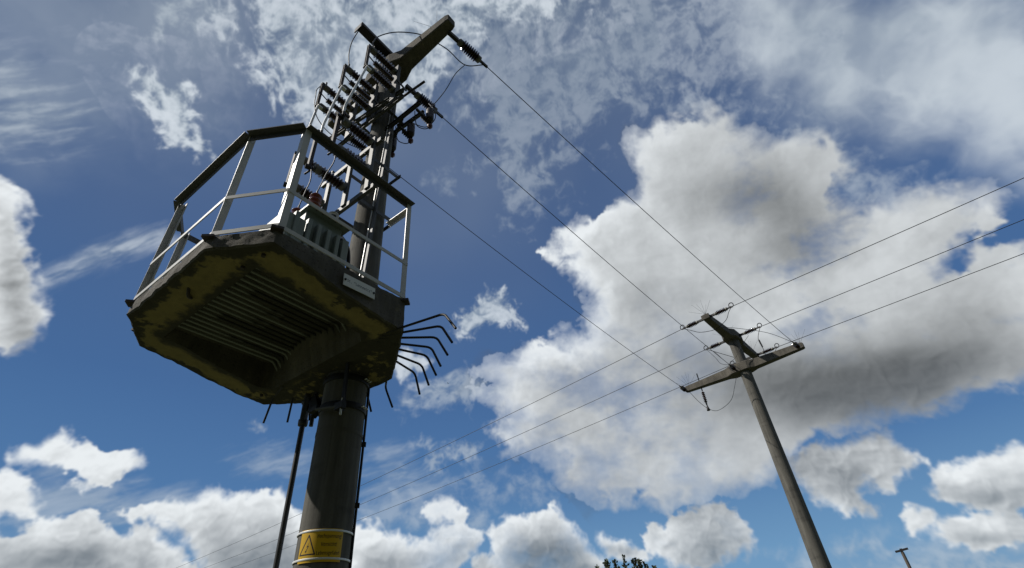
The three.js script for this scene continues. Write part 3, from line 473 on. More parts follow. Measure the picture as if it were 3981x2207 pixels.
// ------------------------------------------------------------------ the transformer
const trafo = thing('transformer', 'grey-green pole transformer with ribbed cooling walls and red bushings on the platform', 'transformer', U(0.55, 0.95, 2.4));
{
  const box = (u0, u1, v0, v1, h0, h1) => bar(U((u0 + u1) / 2, (v0 + v1) / 2, h0), U((u0 + u1) / 2, (v0 + v1) / 2, h1), u1 - u0, v1 - v0, aVec, 0, 0, 0.006);
  part('tank', box(0.43, 0.80, 0.545, 1.38, 2.45, 3.27), MAT.tank, trafo);
  const lid = part('lid', box(0.405, 0.845, 0.475, 1.45, 3.272, 3.296), MAT.tank, trafo);
  for (let k = 0; k < 7; k++) part('lid_bolt', rod(U(0.42 + k * 0.066, 0.487, 3.262), U(0.42 + k * 0.066, 0.487, 3.31), 0.007, 6), MAT.zinc, lid);
  for (const v of [0.52, 0.62, 0.72, 0.82, 0.92, 1.02, 1.12, 1.22, 1.32]) part('cooling_fin', box(0.245, 0.43, v - 0.016, v + 0.016, 2.6, 3.1), MAT.tank, trafo);
  for (const v of [0.55, 0.72, 0.9, 1.08, 1.26]) part('cooling_fin', box(0.80, 0.862, v - 0.02, v + 0.02, 2.6, 3.15), MAT.tank, trafo);
  for (const u of [0.34, 0.46, 0.555, 0.65, 0.745]) part('cooling_fin', box(u - 0.02, u + 0.02, 0.487, 0.545, 2.6, 3.14), MAT.tank, trafo);
  part('side_wall', box(0.235, 0.262, 0.505, 1.36, 2.6, 3.105), MAT.tank, trafo);
  part('side_wall', box(0.262, 0.43, 0.505, 0.517, 2.6, 3.09), MAT.tank, trafo);
  part('side_wall', box(0.80, 0.868, 0.5, 0.52, 2.55, 3.15), MAT.tank, trafo);
  for (const v of [0.62, 0.91, 1.2]) { const b = part('bushing', sheds(U(0.52, v, 3.3), U(0.52, v, 3.58), 0.036, 0.056, 5, 24), MAT.red, trafo); part('terminal', rod(U(0.52, v, 3.57), U(0.52, v, 3.64), 0.009, 8), MAT.cap, b); }
  for (const v of [0.6, 0.8, 1.0, 1.2]) part('low_voltage_bushing', sheds(U(0.73, v, 3.3), U(0.73, v, 3.41), 0.022, 0.034, 3, 18), MAT.red, trafo);
  part('lifting_eye', new THREE.TorusGeometry(0.038, 0.012, 8, 22).rotateY(0.5).translate(...U(0.66, 0.5, 3.34).toArray()), MAT.rail, trafo);
  for (const v of [0.62, 1.28]) part('skid', box(0.3, 0.85, v - 0.03, v + 0.03, 2.402, 2.45), MAT.dark, trafo);
}
single('power_cable', 'thick black cable hanging beside the transformer', 'cable', U(1.0, 0.8, 2.4), tube([U(0.80, 0.62, 3.25), U(0.93, 0.62, 3.2), U(1.0, 0.66, 3.0), U(1.02, 0.68, 2.75), U(1.0, 0.70, 2.41)], 0.019, 48, 10), MAT.cable);

// ------------------------------------------------------------------ switchgear on the mast
// a post insulator with a metal cap at each end; p is the live end
function post(parent, p, q, core, rim, n, name = 'insulator') {
  const a = along(p, q, 0.085), b = along(q, p, 0.05), i = part(name, sheds(a, b, core, rim, n), MAT.brown, parent);
  part('cap', turned(p, q, [[0, 0], [core * 0.9, 0], [core * 1.15, 0.012], [core * 1.15, 0.088], [0, 0.088]], 18), MAT.cap, i);
  const L = p.distanceTo(q); part('cap', turned(p, q, [[0, L - 0.055], [core * 1.2, L - 0.055], [core * 1.25, L], [0, L]], 18), MAT.cap, i);
  return i;
}
const PH = [-0.47, -0.02, 0.43];
const sw = thing('disconnector_switch', 'three-pole disconnector with brown ribbed insulators high on the mast', 'switch', M(0.2, 0, 5.8));
for (const [k, t] of PH.entries()) {
  const n1 = 0.70 - 0.025 * k, n0 = 0.225;
  post(sw, M(n1, t, 6.42), M(n0, t, 6.42), 0.038, 0.060, 8); post(sw, M(n1 - 0.01, t, 5.985), M(n0, t, 5.985), 0.038, 0.060, 8);
  const d = part('drive_insulator', sheds(M(n1 - 0.09, t, 6.2), M(n0 + 0.02, t, 6.2), 0.03, 0.039, 13, 16), MAT.brown, sw);
  part('link', rod(M(n1, t, 6.235), M(n1 - 0.1, t, 6.2), 0.008, 8), MAT.dark, d);
  const bl = part('blade', [bar(M(n1 + 0.015, t - 0.014, 5.95), M(n1 + 0.02, t - 0.014, 6.46), 0.012, 0.034, tVec), bar(M(n1 + 0.015, t + 0.014, 5.95), M(n1 + 0.02, t + 0.014, 6.46), 0.012, 0.034, tVec)], MAT.rust, sw);
  part('hinge', rod(M(n1 + 0.015, t - 0.035, 5.96), M(n1 + 0.015, t + 0.035, 5.96), 0.016, 10), MAT.dark, bl);
  part('terminal', [rod(M(n1 - 0.02, t + 0.02, 6.44), M(n1 - 0.02, t + 0.02, 6.51), 0.013, 8), bar(M(n1 + 0.03, t, 6.455), M(n1 - 0.06, t, 6.455), 0.045, 0.012)], MAT.cap, sw);
  part('terminal', [bar(M(n1 + 0.02, t + 0.02, 5.93), M(n1 - 0.05, t + 0.02, 5.93), 0.04, 0.03), rod(M(n1 + 0.01, t + 0.02, 5.90), M(n1 + 0.01, t + 0.02, 5.97), 0.01, 8)], MAT.alu, sw);
  part('mounting_plate', channel(M(n0 - 0.003, t, 5.78), M(n0 - 0.003, t, 6.56), tVec, aVec, 0.10, 0.05, 0.007), MAT.zinc, sw);
  part('gusset', bar(M(n0 - 0.05, t + 0.02, 6.2), M(0.16, t + 0.02, 6.0), 0.008, 0.09, tVec), MAT.zinc, sw);
}
for (const [n0, n1, h, w] of [[0.30, 0.17, 5.86, 0.07], [0.20, 0.165, 5.735, 0.06], [-0.13, -0.19, 5.80, 0.06]]) part('support_beam', channel(M(n0, -0.72, h), M(n1, 0.60, h), UPV, nVec, w, 0.035), MAT.zinc, sw);
for (const t of [-0.25, 0.22]) part('tie_bar', bar(M(0.26, t, 5.90), M(-0.17, t, 5.86), 0.045, 0.012), MAT.zinc, sw);
part('drive_shaft', rod(M(0.10, -0.66, 6.12), M(0.02, 0.80, 6.06), 0.017, 12), MAT.rust, sw);
for (const t of PH) part('drive_arm', bar(M(0.06, t + 0.07, 6.10), M(0.22, t + 0.05, 6.2), 0.012, 0.04, tVec), MAT.zinc, sw);
part('support_beam', bar(M(0.55, -0.62, 5.72), M(0.28, -0.70, 5.83), 0.03, 0.03), MAT.dark, sw);

const PL = [-0.42, -0.03, 0.36];
const fuse = thing('fuse_switch', 'lower three-pole fuse rack with dark tubes and ribbed insulators above the transformer', 'fuse rack', M(0.35, 0, 4.0));
for (const t of PL) {
  post(fuse, M(0.765, t, 4.80), M(0.375, t, 4.80), 0.042, 0.068, 7); post(fuse, M(0.765, t, 4.33), M(0.375, t, 4.33), 0.042, 0.068, 7);
  const tb = part('fuse_tube', bar(M(0.80, t - 0.03, 4.30), M(0.80, t - 0.03, 4.87), 0.042, 0.036, tVec), MAT.rust, fuse);
  part('edge_strip', bar(M(0.80, t - 0.0535, 4.30), M(0.80, t - 0.0535, 4.87), 0.005, 0.03, tVec), MAT.alu, tb);
  part('contact', [bar(M(0.82, t - 0.03, 4.845), M(0.74, t + 0.01, 4.845), 0.05, 0.03), rod(M(0.79, t + 0.03, 4.84), M(0.79, t + 0.03, 4.92), 0.014, 8)], MAT.dark, fuse);
  part('contact', [bar(M(0.84, t - 0.03, 4.30), M(0.74, t + 0.01, 4.30), 0.05, 0.035), rod(M(0.80, t - 0.08, 4.24), M(0.78, t + 0.05, 4.26), 0.011, 8)], MAT.dark, fuse);
  part('upright', channel(M(0.355, t, 4.06), M(0.355, t, 4.92), tVec, aVec, 0.062, 0.035), MAT.zinc, fuse);
  part('bracket', bar(M(0.40, t - 0.03, 4.86), M(0.30, t - 0.03, 4.86), 0.05, 0.05), MAT.zinc, fuse);
}
part('cross_beam', channel(M(0.335, -0.62, 4.83), M(0.335, 0.48, 4.83), UPV, aVec, 0.06, 0.04), MAT.zinc, fuse); part('cross_beam', channel(M(0.335, -0.55, 4.06), M(0.335, 0.56, 4.06), UPV, aVec, 0.065, 0.04), MAT.zinc, fuse);
for (const h of [4.06, 4.83]) { for (const t of [-0.2, 0.2]) part('bracket_arm', bar(M(0.33, t, h - 0.02), M(-0.19, t, h - 0.02), 0.008, 0.055), MAT.zinc, fuse); part('back_bar', bar(M(-0.185, -0.24, h - 0.02), M(-0.185, 0.24, h - 0.02), 0.012, 0.055), MAT.zinc, fuse); }
part('brace', bar(M(0.335, -0.3, 4.06), M(0.12, -0.16, 3.72), 0.04, 0.008), MAT.zinc, fuse);
for (const [k, t] of PH.entries()) { // bare tubes from the disconnector down to the fuse rack
  const n1 = 0.71 - 0.025 * k, q = PL[k];
  single('busbar_tube', ['bare silver connecting tube between switch and fuses, farthest from the mast crossarm tip', 'bare silver connecting tube between switch and fuses, middle one of three', 'bare silver connecting tube between switch and fuses, bent foot under the crossarm side'][k], 'tube', M(0.8, q, 4.9), bent(M(n1, t + 0.02, 5.93), M(0.79, q + 0.03, 5.02), M(0.79, q + 0.03, 4.90), 0.0145, 0.03, 10), MAT.alu, 'silver tubes between switch and fuses');
}
for (const [k, t] of PL.entries()) single('fuse_lead', ['thin black lead dropping from the fuse rack to the far red bushing', 'thin black lead dropping from the fuse rack to the middle red bushing', 'thin black lead looping from the fuse rack to the near red bushing'][k], 'wire', U(0.52, [1.2, 0.91, 0.62][k], 3.64), tube([M(0.80, t + 0.03, 4.27), M(0.79, t + 0.06, 4.05), lerp(M(0.79, t, 3.95), U(0.55, [1.2, 0.91, 0.62][k], 3.85), 0.6), U(0.52, [1.2, 0.91, 0.62][k], 3.63)], 0.006, 40), MAT.cable, 'leads from the fuses to the transformer');

// the operating rod, an angle section running down the mast
const op = thing('operating_rod', 'long steel angle running down the mast face from switch to platform', 'rod', M(0.2, 0.23, 1.66));
part('upper_angle', angle(M(0.02, 0.185, 6.05), M(0.175, 0.195, 2.36), tVec, aVec, 0.05, 0.006), MAT.zinc, op);
part('edge_strip', bar(M(0.028, 0.180, 6.03), M(0.183, 0.19, 2.38), 0.009, 0.012, tVec), MAT.alu, op);  // pale metal strip stands for the sunlit edge of the angle
part('lower_angle', angle(M(0.195, 0.22, 2.25), M(0.205, 0.25, 1.66), tVec, aVec, 0.04, 0.006), MAT.dark, op);
for (const h of [5.3, 4.5, 3.7, 2.9]) part('bracket', bar(M(mix(0.185, 0.03, (h - 2.4) / 3.6) - 0.015, 0.19, h), M(0.0, 0.10, h), 0.03, 0.012), MAT.zinc, op);
{ const hd = part('crank_box', [bar(M(0.2, 0.20, 1.70), M(0.2, 0.29, 1.70), 0.045, 0.06)], MAT.dark, op); part('crank', rod(M(0.21, 0.21, 1.70), M(0.27, 0.02, 1.72), 0.014, 10), MAT.zinc, hd); part('handle', bar(M(0.26, 0.03, 1.735), M(0.27, -0.05, 1.72), 0.04, 0.04), MAT.dark, hd); part('pin', rod(M(0.20, 0.26, 1.62), M(0.20, 0.26, 1.76), 0.009, 8), MAT.alu, hd); }

// surge arresters
const ab = thing('arrester_bracket', 'steel bracket reaching sideways from the mast with surge arresters on it', 'bracket', M(0.02, 0.2, 5.6));
part('arm', channel(M(0.02, -0.15, 5.6), M(0.02, 0.77, 5.6), UPV, nVec, 0.06, 0.04), MAT.dark, ab); part('brace', bar(M(-0.12, 0.12, 5.62), M(0.02, 0.42, 5.6), 0.04, 0.02), MAT.dark, ab);
for (const [k, t] of [0.66, 0.31, -0.04].entries()) {
  const o = thing('surge_arrester', ['black surge arrester at the free end of the side bracket', 'black surge arrester halfway along the side bracket, beside the mast', 'black surge arrester tucked behind the mast'][k], 'arrester', M(-0.2, t + 0.03, 5.46), 'surge arresters on the side bracket');
  part('bracket_rod', bar(M(0.0, t, 5.6), M(-0.14, t, 5.59), 0.03, 0.03), MAT.dark, o);
  part('bracket_insulator', sheds(M(-0.10, t, 5.575), M(-0.25, t, 5.565), 0.024, 0.042, 5, 18), MAT.polymer, o);
  part('body', turned(M(-0.2, t + 0.035, 5.545), M(-0.2, t + 0.035, 5.8), [[0, 0], [0.03, 0], [0.05, 0.025], [0.052, 0.06], [0.047, 0.075], [0.052, 0.09], [0.052, 0.12], [0.047, 0.135], [0.052, 0.15], [0.052, 0.18], [0.047, 0.195], [0.05, 0.21], [0.046, 0.235], [0.02, 0.252], [0, 0.252]], 22), MAT.polymer, o);
  part('terminal', rod(M(-0.2, t + 0.035, 5.79), M(-0.2, t + 0.035, 5.835), 0.012, 8), MAT.dark, o);
  part('disconnector', turned(M(-0.23, t + 0.012, 5.435), M(-0.23, t + 0.012, 5.56), [[0, 0], [0.012, 0], [0.014, 0.02], [0.033, 0.032], [0.035, 0.065], [0.02, 0.078], [0.012, 0.085], [0.012, 0.125], [0, 0.125]], 18), MAT.clay, o);
  part('earth_lead', tube([M(-0.23, t, 5.46), M(-0.2, t - 0.06, 5.46), M(-0.12, t - 0.1, 5.47), M(-0.06, t - 0.08, 5.53), M(0.0, t - 0.03, 5.59)], 0.006, 40), MAT.wire, o);
}
// tension strings of the branch line
const tipR = P2(0.06, 1.56, 5.99), tipM = P2(0.16, -0.18, 6.02), tipL = P2(0.06, -1.78, 5.99);
function stringOf(name, label, p, q, group, big = 1, n = 8, fat = 1.3) { // p on the arm, q towards the wire; returns the wire end
  const o = thing(name, label, 'insulator', p, group), L1 = 0.17 * big, L2 = L1 + 0.40 * big, L3 = L2 + 0.14 * big, a = along(p, q, L1), b = along(p, q, L2), e = along(p, q, L3);
  part('strap', [bar(p, along(p, q, L1 * 0.95), 0.05 * big, 0.065 * big)], MAT.dark, o);
  part('body', sheds(along(p, q, L1 + 0.07 * big), along(p, q, L2 - 0.06 * big), 0.03 * big * fat, 0.062 * big * fat, n, 20), MAT.brown, o);
  part('cap', turned(a, q, [[0, -0.01], [0.02, -0.01], [0.04 * big * fat, 0.015], [0.04 * big * fat, 0.075 * big], [0, 0.075 * big]], 16), MAT.cap, o);
  part('cap', turned(along(p, q, L2 - 0.065 * big), q, [[0, 0], [0.04 * big * fat, 0], [0.04 * big * fat, 0.06 * big], [0.016, 0.08 * big], [0, 0.08 * big]], 16), MAT.cap, o);
  part('clamp', bar(along(p, q, L2 + 0.01), e, 0.03 * big, 0.045 * big), MAT.dark, o);
  return e;
}
const s1 = stringOf('tension_insulator', 'long ribbed tension insulator at the crossarm tip of the station mast', M(0.0, 1.2, 6.88), tipR, 'tension insulators of the branch line');
const s2 = stringOf('tension_insulator', 'ribbed tension insulator beside the mast head, above the side bracket', M(-0.12, 0.25, 6.72), tipM, 'tension insulators of the branch line');
const s3 = stringOf('tension_insulator', 'ribbed tension insulator on the hidden far crossarm of the station mast', M(0.0, -1.2, 6.88), tipL, 'tension insulators of the branch line');
function span(p, q, sag, r, name, label, group) { const pts = []; for (let k = 0; k <= 24; k++) { const t = k / 24, v = lerp(p, q, t); v.y -= 4 * sag * t * (1 - t); pts.push(v); } return single(name, label, 'wire', p.clone(), tube(pts, r, 48, 6), MAT.wire, group); }
const lead = (pts, r, label, group = 'jumper wires', m = MAT.cable) => single('jumper_wire', label, 'wire', pts[0].clone(), tube(pts, r, pts.length * 10, 7), m, group);
lead([M(0.64, 0.0, 7.44), M(0.67, -0.045, 7.15), M(0.68, -0.03, 6.8), M(0.66, 0.0, 6.5)], 0.0075, 'black jumper wire hanging from the mast head beam to the middle switch pole', 'jumper wires on the station mast');
lead([along(M(0.0, 1.2, 6.88), tipR, 0.66), M(-0.45, 1.10, 6.78), M(-0.2, 1.0, 6.95), M(-0.02, 0.86, 7.12), M(0.15, 0.76, 7.16), M(0.4, 0.58, 7.05), M(0.58, 0.46, 6.8), M(0.65, 0.45, 6.5)], 0.0075, 'black jumper wire arching over the crossarm to the switch pole beneath it', 'jumper wires on the station mast');
lead([M(-0.45, 1.10, 6.78), M(-0.38, 0.98, 6.58), M(-0.3, 0.885, 6.2), M(-0.25, 0.77, 5.98), M(-0.2, 0.695, 5.83)], 0.006, 'black jumper wire curving down from the crossarm string to the outer arrester', 'jumper wires on the station mast');
lead([M(0.7, -0.47, 6.5), M(0.76, -0.50, 6.3), M(0.77, -0.46, 6.1), M(0.76, -0.44, 5.88), M(0.7, -0.42, 5.67), M(0.58, -0.39, 5.53), M(0.4, -0.42, 5.55), M(0.25, -0.47, 5.66), M(0.0, -0.44, 5.74), M(-0.3, -0.6, 6.2), M(-0.6, -1.15, 6.8)], 0.006, 'black jumper wire looping round from the outermost switch pole behind the mast', 'jumper wires on the station mast');
lead([M(-0.2, 0.345, 5.83), M(-0.26, 0.5, 5.66), M(-0.26, 0.62, 5.57), M(-0.25, 0.74, 5.6), M(-0.22, 0.76, 5.72), M(-0.35, 0.5, 6.3), s2.clone()], 0.006, 'black jumper wire hanging in a loop between the two side arresters', 'jumper wires on the station mast');
span(s1, along(tipR, s1, 0.53), 0.10, 0.0062, 'branch_line_wire', 'overhead wire from the station crossarm tip to the wide arm of the second pole', 'branch line wires between the two masts');
span(s2, along(tipM, s2, 0.53), 0.10, 0.0062, 'branch_line_wire', 'overhead wire from the arresters to the trunk of the second pole, middle of three', 'branch line wires between the two masts');
span(s3, along(tipL, s3, 0.53), 0.10, 0.0062, 'branch_line_wire', 'overhead wire emerging behind the mast to the weighted arm end with hanging insulator', 'branch line wires between the two masts');

// ------------------------------------------------------------------ climbing guard, signs, pipe, cable
const guard = thing('climbing_guard', 'fan of bent dark rods sticking out under the rear of the platform', 'climbing guard', M(-0.2, 0.3, 2.1));
for (const [n0, t0, n1, t1, n2, t2] of [[0.242, 1.01, 0.168, 1.345, 0.19, 1.481], [0.192, 0.933, 0.06, 1.21, 0.062, 1.328], [0.143, 0.863, -0.04, 1.065, -0.055, 1.173], [0.093, 0.777, -0.127, 0.919, -0.15, 1.009], [0.047, 0.701, -0.199, 0.795, -0.24, 0.872], [-0.005, 0.619, -0.29, 0.644, -0.329, 0.698], [-0.056, 0.541, -0.356, 0.491, -0.403, 0.514], [-0.2, 0.3, -0.372, 0.08, -0.419, 0.145], [-0.15, -0.02, -0.274, -0.076, -0.348, -0.063], [0.25, -0.70, 0.219, -0.811, 0.194, -0.931], [0.15, -0.52, 0.114, -0.647, 0.05, -0.772], [-0.02, -0.50, -0.064, -0.638, -0.063, -0.594]]) {
  const p = M(n1, t1, 2.1), q = M(n0, t0, 2.1); part('guard_rod', bent(along(p, q, p.distanceTo(q) + 0.18), p, M(n2, t2, 1.9), 0.0098, 0.045, 9), MAT.dark, guard);
}
{ // name plate of the station
  const o = thing('station_name_plate', 'small white name plate screwed to the platform edge, lettered St. "Lennewitz"', 'sign', U(0.685, -0.01, 2.275));
  const c = document.createElement('canvas'); c.width = 896; c.height = 312; const g = c.getContext('2d'); g.fillStyle = '#d8d9d4'; g.fillRect(0, 0, 896, 312); g.fillStyle = '#1c1d1e'; g.textBaseline = 'middle'; g.textAlign = 'center'; g.font = 'bold 92px monospace';
  g.save(); g.translate(448, 150); g.scale(0.86, 1.12); g.fillText('St. "Lennewitz"', 0, 0); g.restore();
  const t = new THREE.CanvasTexture(c); t.colorSpace = THREE.SRGBColorSpace; t.magFilter = THREE.LinearFilter;
  const ctr = U(0.685, -0.019, 2.277), bas = new THREE.Matrix4().makeBasis(aVec, UPV, tVec).setPosition(ctr);
  const rot = new THREE.Matrix4().makeRotationZ(0.05);
  part('plate', new THREE.BoxGeometry(0.288, 0.1, 0.004).translate(0, 0, -0.0025).applyMatrix4(rot).applyMatrix4(bas), std({ color: lin(0.6, 0.6, 0.57), roughness: 0.4 }), o);
  part('lettering', new THREE.PlaneGeometry(0.286, 0.098).applyMatrix4(rot).applyMatrix4(bas), std({ map: t, roughness: 0.4 }), o);
  for (const s of [-1, 1]) part('screw', new THREE.CylinderGeometry(0.0085, 0.0085, 0.008, 12).rotateX(Math.PI / 2).translate(s * 0.13, 0, 0.003).applyMatrix4(rot).applyMatrix4(bas), MAT.dark, o);
}
{ // yellow warning sign bent round the mast
  const o = thing('warning_sign', 'yellow high-voltage warning sign strapped round the foot of the mast', 'sign', V(MAST.x, EYE + 0.61, MAST.z));
  const c = document.createElement('canvas'); c.width = 1200; c.height = 800; const g = c.getContext('2d'); g.fillStyle = '#d6aa0e'; g.fillRect(0, 0, 1200, 800); const ink = '#21140a';
  g.strokeStyle = ink; g.lineWidth = 34; g.lineJoin = 'round'; g.beginPath(); g.moveTo(270, 150); g.lineTo(490, 610); g.lineTo(50, 610); g.closePath(); g.stroke();
  g.fillStyle = ink; g.beginPath(); g.moveTo(318, 285); g.lineTo(232, 440); g.lineTo(276, 428); g.lineTo(228, 520); g.lineTo(212, 506); g.lineTo(216, 572); g.lineTo(268, 534); g.lineTo(248, 530); g.lineTo(312, 395); g.lineTo(266, 408); g.closePath(); g.fill();
  g.textAlign = 'center'; g.textBaseline = 'middle'; g.font = 'bold 128px sans-serif';
  for (const [s, y] of [['Hochspannung!', 185], ['Vorsicht!', 385], ['Lebensgefahr!', 590]]) { g.save(); g.translate(835, y); g.scale(s.length > 10 ? 0.7 : 0.78, 1); g.fillText(s, 0, 0); g.restore(); }
  const t = new THREE.CanvasTexture(c); t.colorSpace = THREE.SRGBColorSpace; t.magFilter = THREE.LinearFilter;
  const A0 = 31 * RAD, A1 = 123 * RAD, r = 0.1965, g2 = new THREE.CylinderGeometry(r, r, 0.212, 40, 1, true, Math.PI / 2 - A1, A1 - A0); g2.translate(MAST.x, EYE + 0.717, MAST.z);
  part('plate', g2, std({ map: t, roughness: 0.45 }), o);
  for (const h of [0.805, 0.626]) part('strap', turned(V(MAST.x, EYE + h, MAST.z), V(MAST.x, EYE + h + 1, MAST.z), [[0.194, 0], [0.1985, 0], [0.1985, 0.013], [0.194, 0.013]], 64), MAT.alu, o);
}
{ // cable pipe with its clamps
  const b = M(0.062, -0.484, -EYE), o = thing('cable_pipe', 'slim dark pipe rising beside the mast to the platform underside', 'pipe', b), top = M(0.062, -0.484, 1.95);
  part('pipe', [rod(b, top, 0.0225, 18)], MAT.pvc, o);
  part('socket', turned(M(0.062, -0.484, 1.78), M(0.062, -0.484, 2.3), [[0.026, 0], [0.04, 0], [0.043, 0.02], [0.043, 0.05], [0.034, 0.055], [0.034, 0.2], [0.044, 0.205], [0.044, 0.235], [0.03, 0.24], [0.03, 0.52]], 20), MAT.pvc, o);
  part('companion_pipe', rod(M(0.03, -0.40, 1.76), M(0.03, -0.40, 2.2), 0.018, 12), MAT.pvc, o);
  part('clamp', [bar(M(0.062, -0.42, 1.93), M(0.09, -0.15, 1.90), 0.05, 0.09), bar(M(0.12, -0.40, 1.80), M(0.14, -0.34, 1.98), 0.04, 0.03)], MAT.dark, o);
  part('bracket_arm', bar(M(0.10, -0.33, 1.98), M(0.16, -0.13, 1.76), 0.09, 0.045, tVec), MAT.dark, o);
}
{ const q = -18 * RAD, at = (h, r) => V(MAST.x + r * Math.cos(q), EYE + h, MAST.z + r * Math.sin(q)); const o = thing('earth_cable', 'black earth cable clipped to the shaded side of the mast', 'cable', at(-EYE, 0.205)); part('cable', tube([at(-EYE, 0.212), at(0, 0.204), at(0.8, 0.2), at(1.5, 0.2), at(2.04, 0.195)], 0.011, 40, 8), MAT.cable, o); for (const h of [0.35, 1.02, 1.5]) part('clip', bar(at(h, 0.185), at(h, 0.222), 0.03, 0.035), MAT.dark, o); }
function spikes(label, p, dirs, r = 0.0028) { return single('bird_spike', label, 'spikes', p.clone(), dirs.map(([x, y, z]) => rod(p, p.clone().add(V(x, y, z)), r, 5, r * 0.5)), MAT.wire, 'wire bird spikes on the crossarms'); }
spikes('thin wire bird spikes on the crossarm tip of the station mast', M(0.08, 1.05, 7.06), [[-0.32, 0.16, 0.05], [0.02, 0.25, 0.12], [0.12, 0.2, -0.1]]);

// ------------------------------------------------------------------ the second pole
const pole = thing('concrete_mast', 'slim concrete pole with two crossed concrete arms standing by itself', 'mast', POLE.clone(), undefined);
shaft(POLE, [[0, 0.205], [1.6, 0.194], [2.7, 0.187], [4.5, 0.172], [6.0, 0.16], [7.5, 0.151], [8.92, 0.145]], pole);
const wVec = V(WX2, 0, WZ2), sVec = V(SX2, 0, SZ2);
crossarm(P2(0, -0.09, 0), wVec, 1.75, 5.96, 0.25, 0.17, 0.15, 0.22, 0.42, pole); crossarm(P2(0, 0, 0), sVec, 1.78, 6.97, 0.24, 0.17, 0.18, 0.24, 0.42, pole);
for (const s of [-1, 1]) part('arm_cap', bar(P2(s * 1.76, 0, 7.085), P2(s * 1.80, 0, 7.085), 0.22, 0.13), MAT.concrete, pole);
const lineName = ['near upper arm tip', 'pole trunk', 'far upper arm tip'], ends = [];
function eyeLoop(p, d, parent) { const g = new THREE.TorusGeometry(0.06, 0.012, 8, 24); g.rotateY(Math.atan2(d.x, d.z) + Math.PI / 2); g.scale(1, 1.15, 1); g.translate(p.x, p.y + 0.05, p.z); return part('wire_loop', g, MAT.wire, parent); }
for (const [k, s] of [1.72, 0, -1.70].entries()) for (const e of [-1, 1]) {
  const p = P2(s, e * (k === 1 ? 0.2 : 0.09), 7.07), q = P2(s, e * 60, 7.07), side = e < 0 ? 'on the meadow side' : 'on the side away';
  const label = `dark red ribbed insulator on the ${lineName[k]}, ${side}`, n = scene.children.length, end = stringOf('line_insulator', label, p, q, 'tension insulators of the through line', 0.9, 6, 1.25);
  eyeLoop(end.clone(), wVec, scene.children[n]);
  span(end, P2(s * 0.9, e * (e < 0 ? 70 : 60), e < 0 ? 7.3 : 7.3), e < 0 ? 0.75 : 0.25, 0.0092, 'through_line_wire', `overhead wire leaving the ${lineName[k]}, ${side}`, 'through line wires over the second pole'); ends.push(end);
}
// strings of the branch line on the lower arm
const far1 = s1, far2 = s2, far3 = s3;
stringOf('tension_insulator', 'dark ribbed insulator at the bare tip of the lower crossarm', tipR, far1, 'tension insulators of the branch line', 0.75, 7, 1.4);
stringOf('tension_insulator', 'dark ribbed insulator on the trunk where the lower crossarm sits', tipM, far2, 'tension insulators of the branch line', 0.75, 7, 1.4);
stringOf('tension_insulator', 'dark ribbed insulator at the lower crossarm tip above the hanging insulator', tipL, far3, 'tension insulators of the branch line', 0.75, 7, 1.4);
{ const o = thing('hanging_insulator', 'ribbed insulator hanging straight down from the lower crossarm', 'insulator', P2(0, -1.36, 5.3)); part('hanger', [bar(P2(0, -1.36, 6.45), P2(0, -1.36, 5.88), 0.02, 0.045)], MAT.dark, o); part('body', sheds(P2(0, -1.36, 5.85), P2(0, -1.36, 5.52), 0.028, 0.052, 6, 20), MAT.brown, o); part('cap', rod(P2(0, -1.36, 5.52), P2(0, -1.36, 5.43), 0.03, 12, 0.018), MAT.cap, o); part('clamp', turned(P2(0, -1.36, 5.27), P2(0, -1.36, 5.44), [[0, 0], [0.05, 0], [0.045, 0.03], [0.015, 0.16], [0, 0.16]], 12), MAT.dark, o); }
const G2 = 'jumper wires on the second pole', e1L = along(tipL, far3, 0.53), e1R = along(tipR, far1, 0.53), e1M = along(tipM, far2, 0.53);
lead([ends[0], P2(1.68, -0.55, 6.95), P2(1.55, -0.35, 6.84), P2(1.36, -0.05, 6.84), P2(1.32, 0.12, 6.88), P2(1.5, 0.42, 6.9), P2(1.68, 0.6, 6.98), ends[1]], 0.0075, 'jumper wire sagging beneath the near arm tip of the upper crossarm', G2, MAT.wire);
lead([P2(1.32, 0.12, 6.88), P2(1.0, 0.5, 6.78), P2(0.75, 1.1, 6.45), e1R], 0.0065, 'tap wire sloping from the near upper arm to the bare lower arm tip', G2, MAT.wire);
lead([ends[2], P2(0.28, -0.55, 6.75), P2(0.5, -0.35, 6.38), e1M], 0.0065, 'tap wire running straight from the trunk insulator to the lower trunk insulator', G2, MAT.wire);
lead([ends[2], P2(0.2, -0.6, 6.6), P2(0.42, -0.45, 6.28), e1M.clone().add(V(0, -0.03, 0))], 0.0065, 'tap wire sagging from the trunk insulator to the lower trunk insulator', G2, MAT.wire);
{ const o = thing('jumper_wire', 'jumper wire with a black splice falling from the trunk insulator past the lower arm', 'wire', ends[3].clone(), G2), pts = [ends[3], P2(-0.02, 0.66, 6.75), P2(-0.1, 0.66, 6.4), P2(-0.25, 0.55, 6.1), P2(-0.35, 0.2, 6.3), ends[2]]; part('wire', tube(pts, 0.008, 60), MAT.wire, o); part('splice', rod(P2(-0.02, 0.665, 6.72), P2(-0.07, 0.67, 6.5), 0.02, 10), MAT.cable, o); }
lead([P2(0.2, 0.5, 6.86), P2(0.3, 0.25, 6.6), P2(0.4, 0.0, 6.3), e1M], 0.005, 'thin tap wire crossing the trunk between the two crossarms', G2, MAT.wire);
lead([ends[5], P2(-1.6, 0.5, 6.85), P2(-1.5, 0.1, 6.8), P2(-1.6, -0.4, 6.86), ends[4]], 0.0075, 'jumper wire beneath the far arm tip of the upper crossarm', G2, MAT.wire);
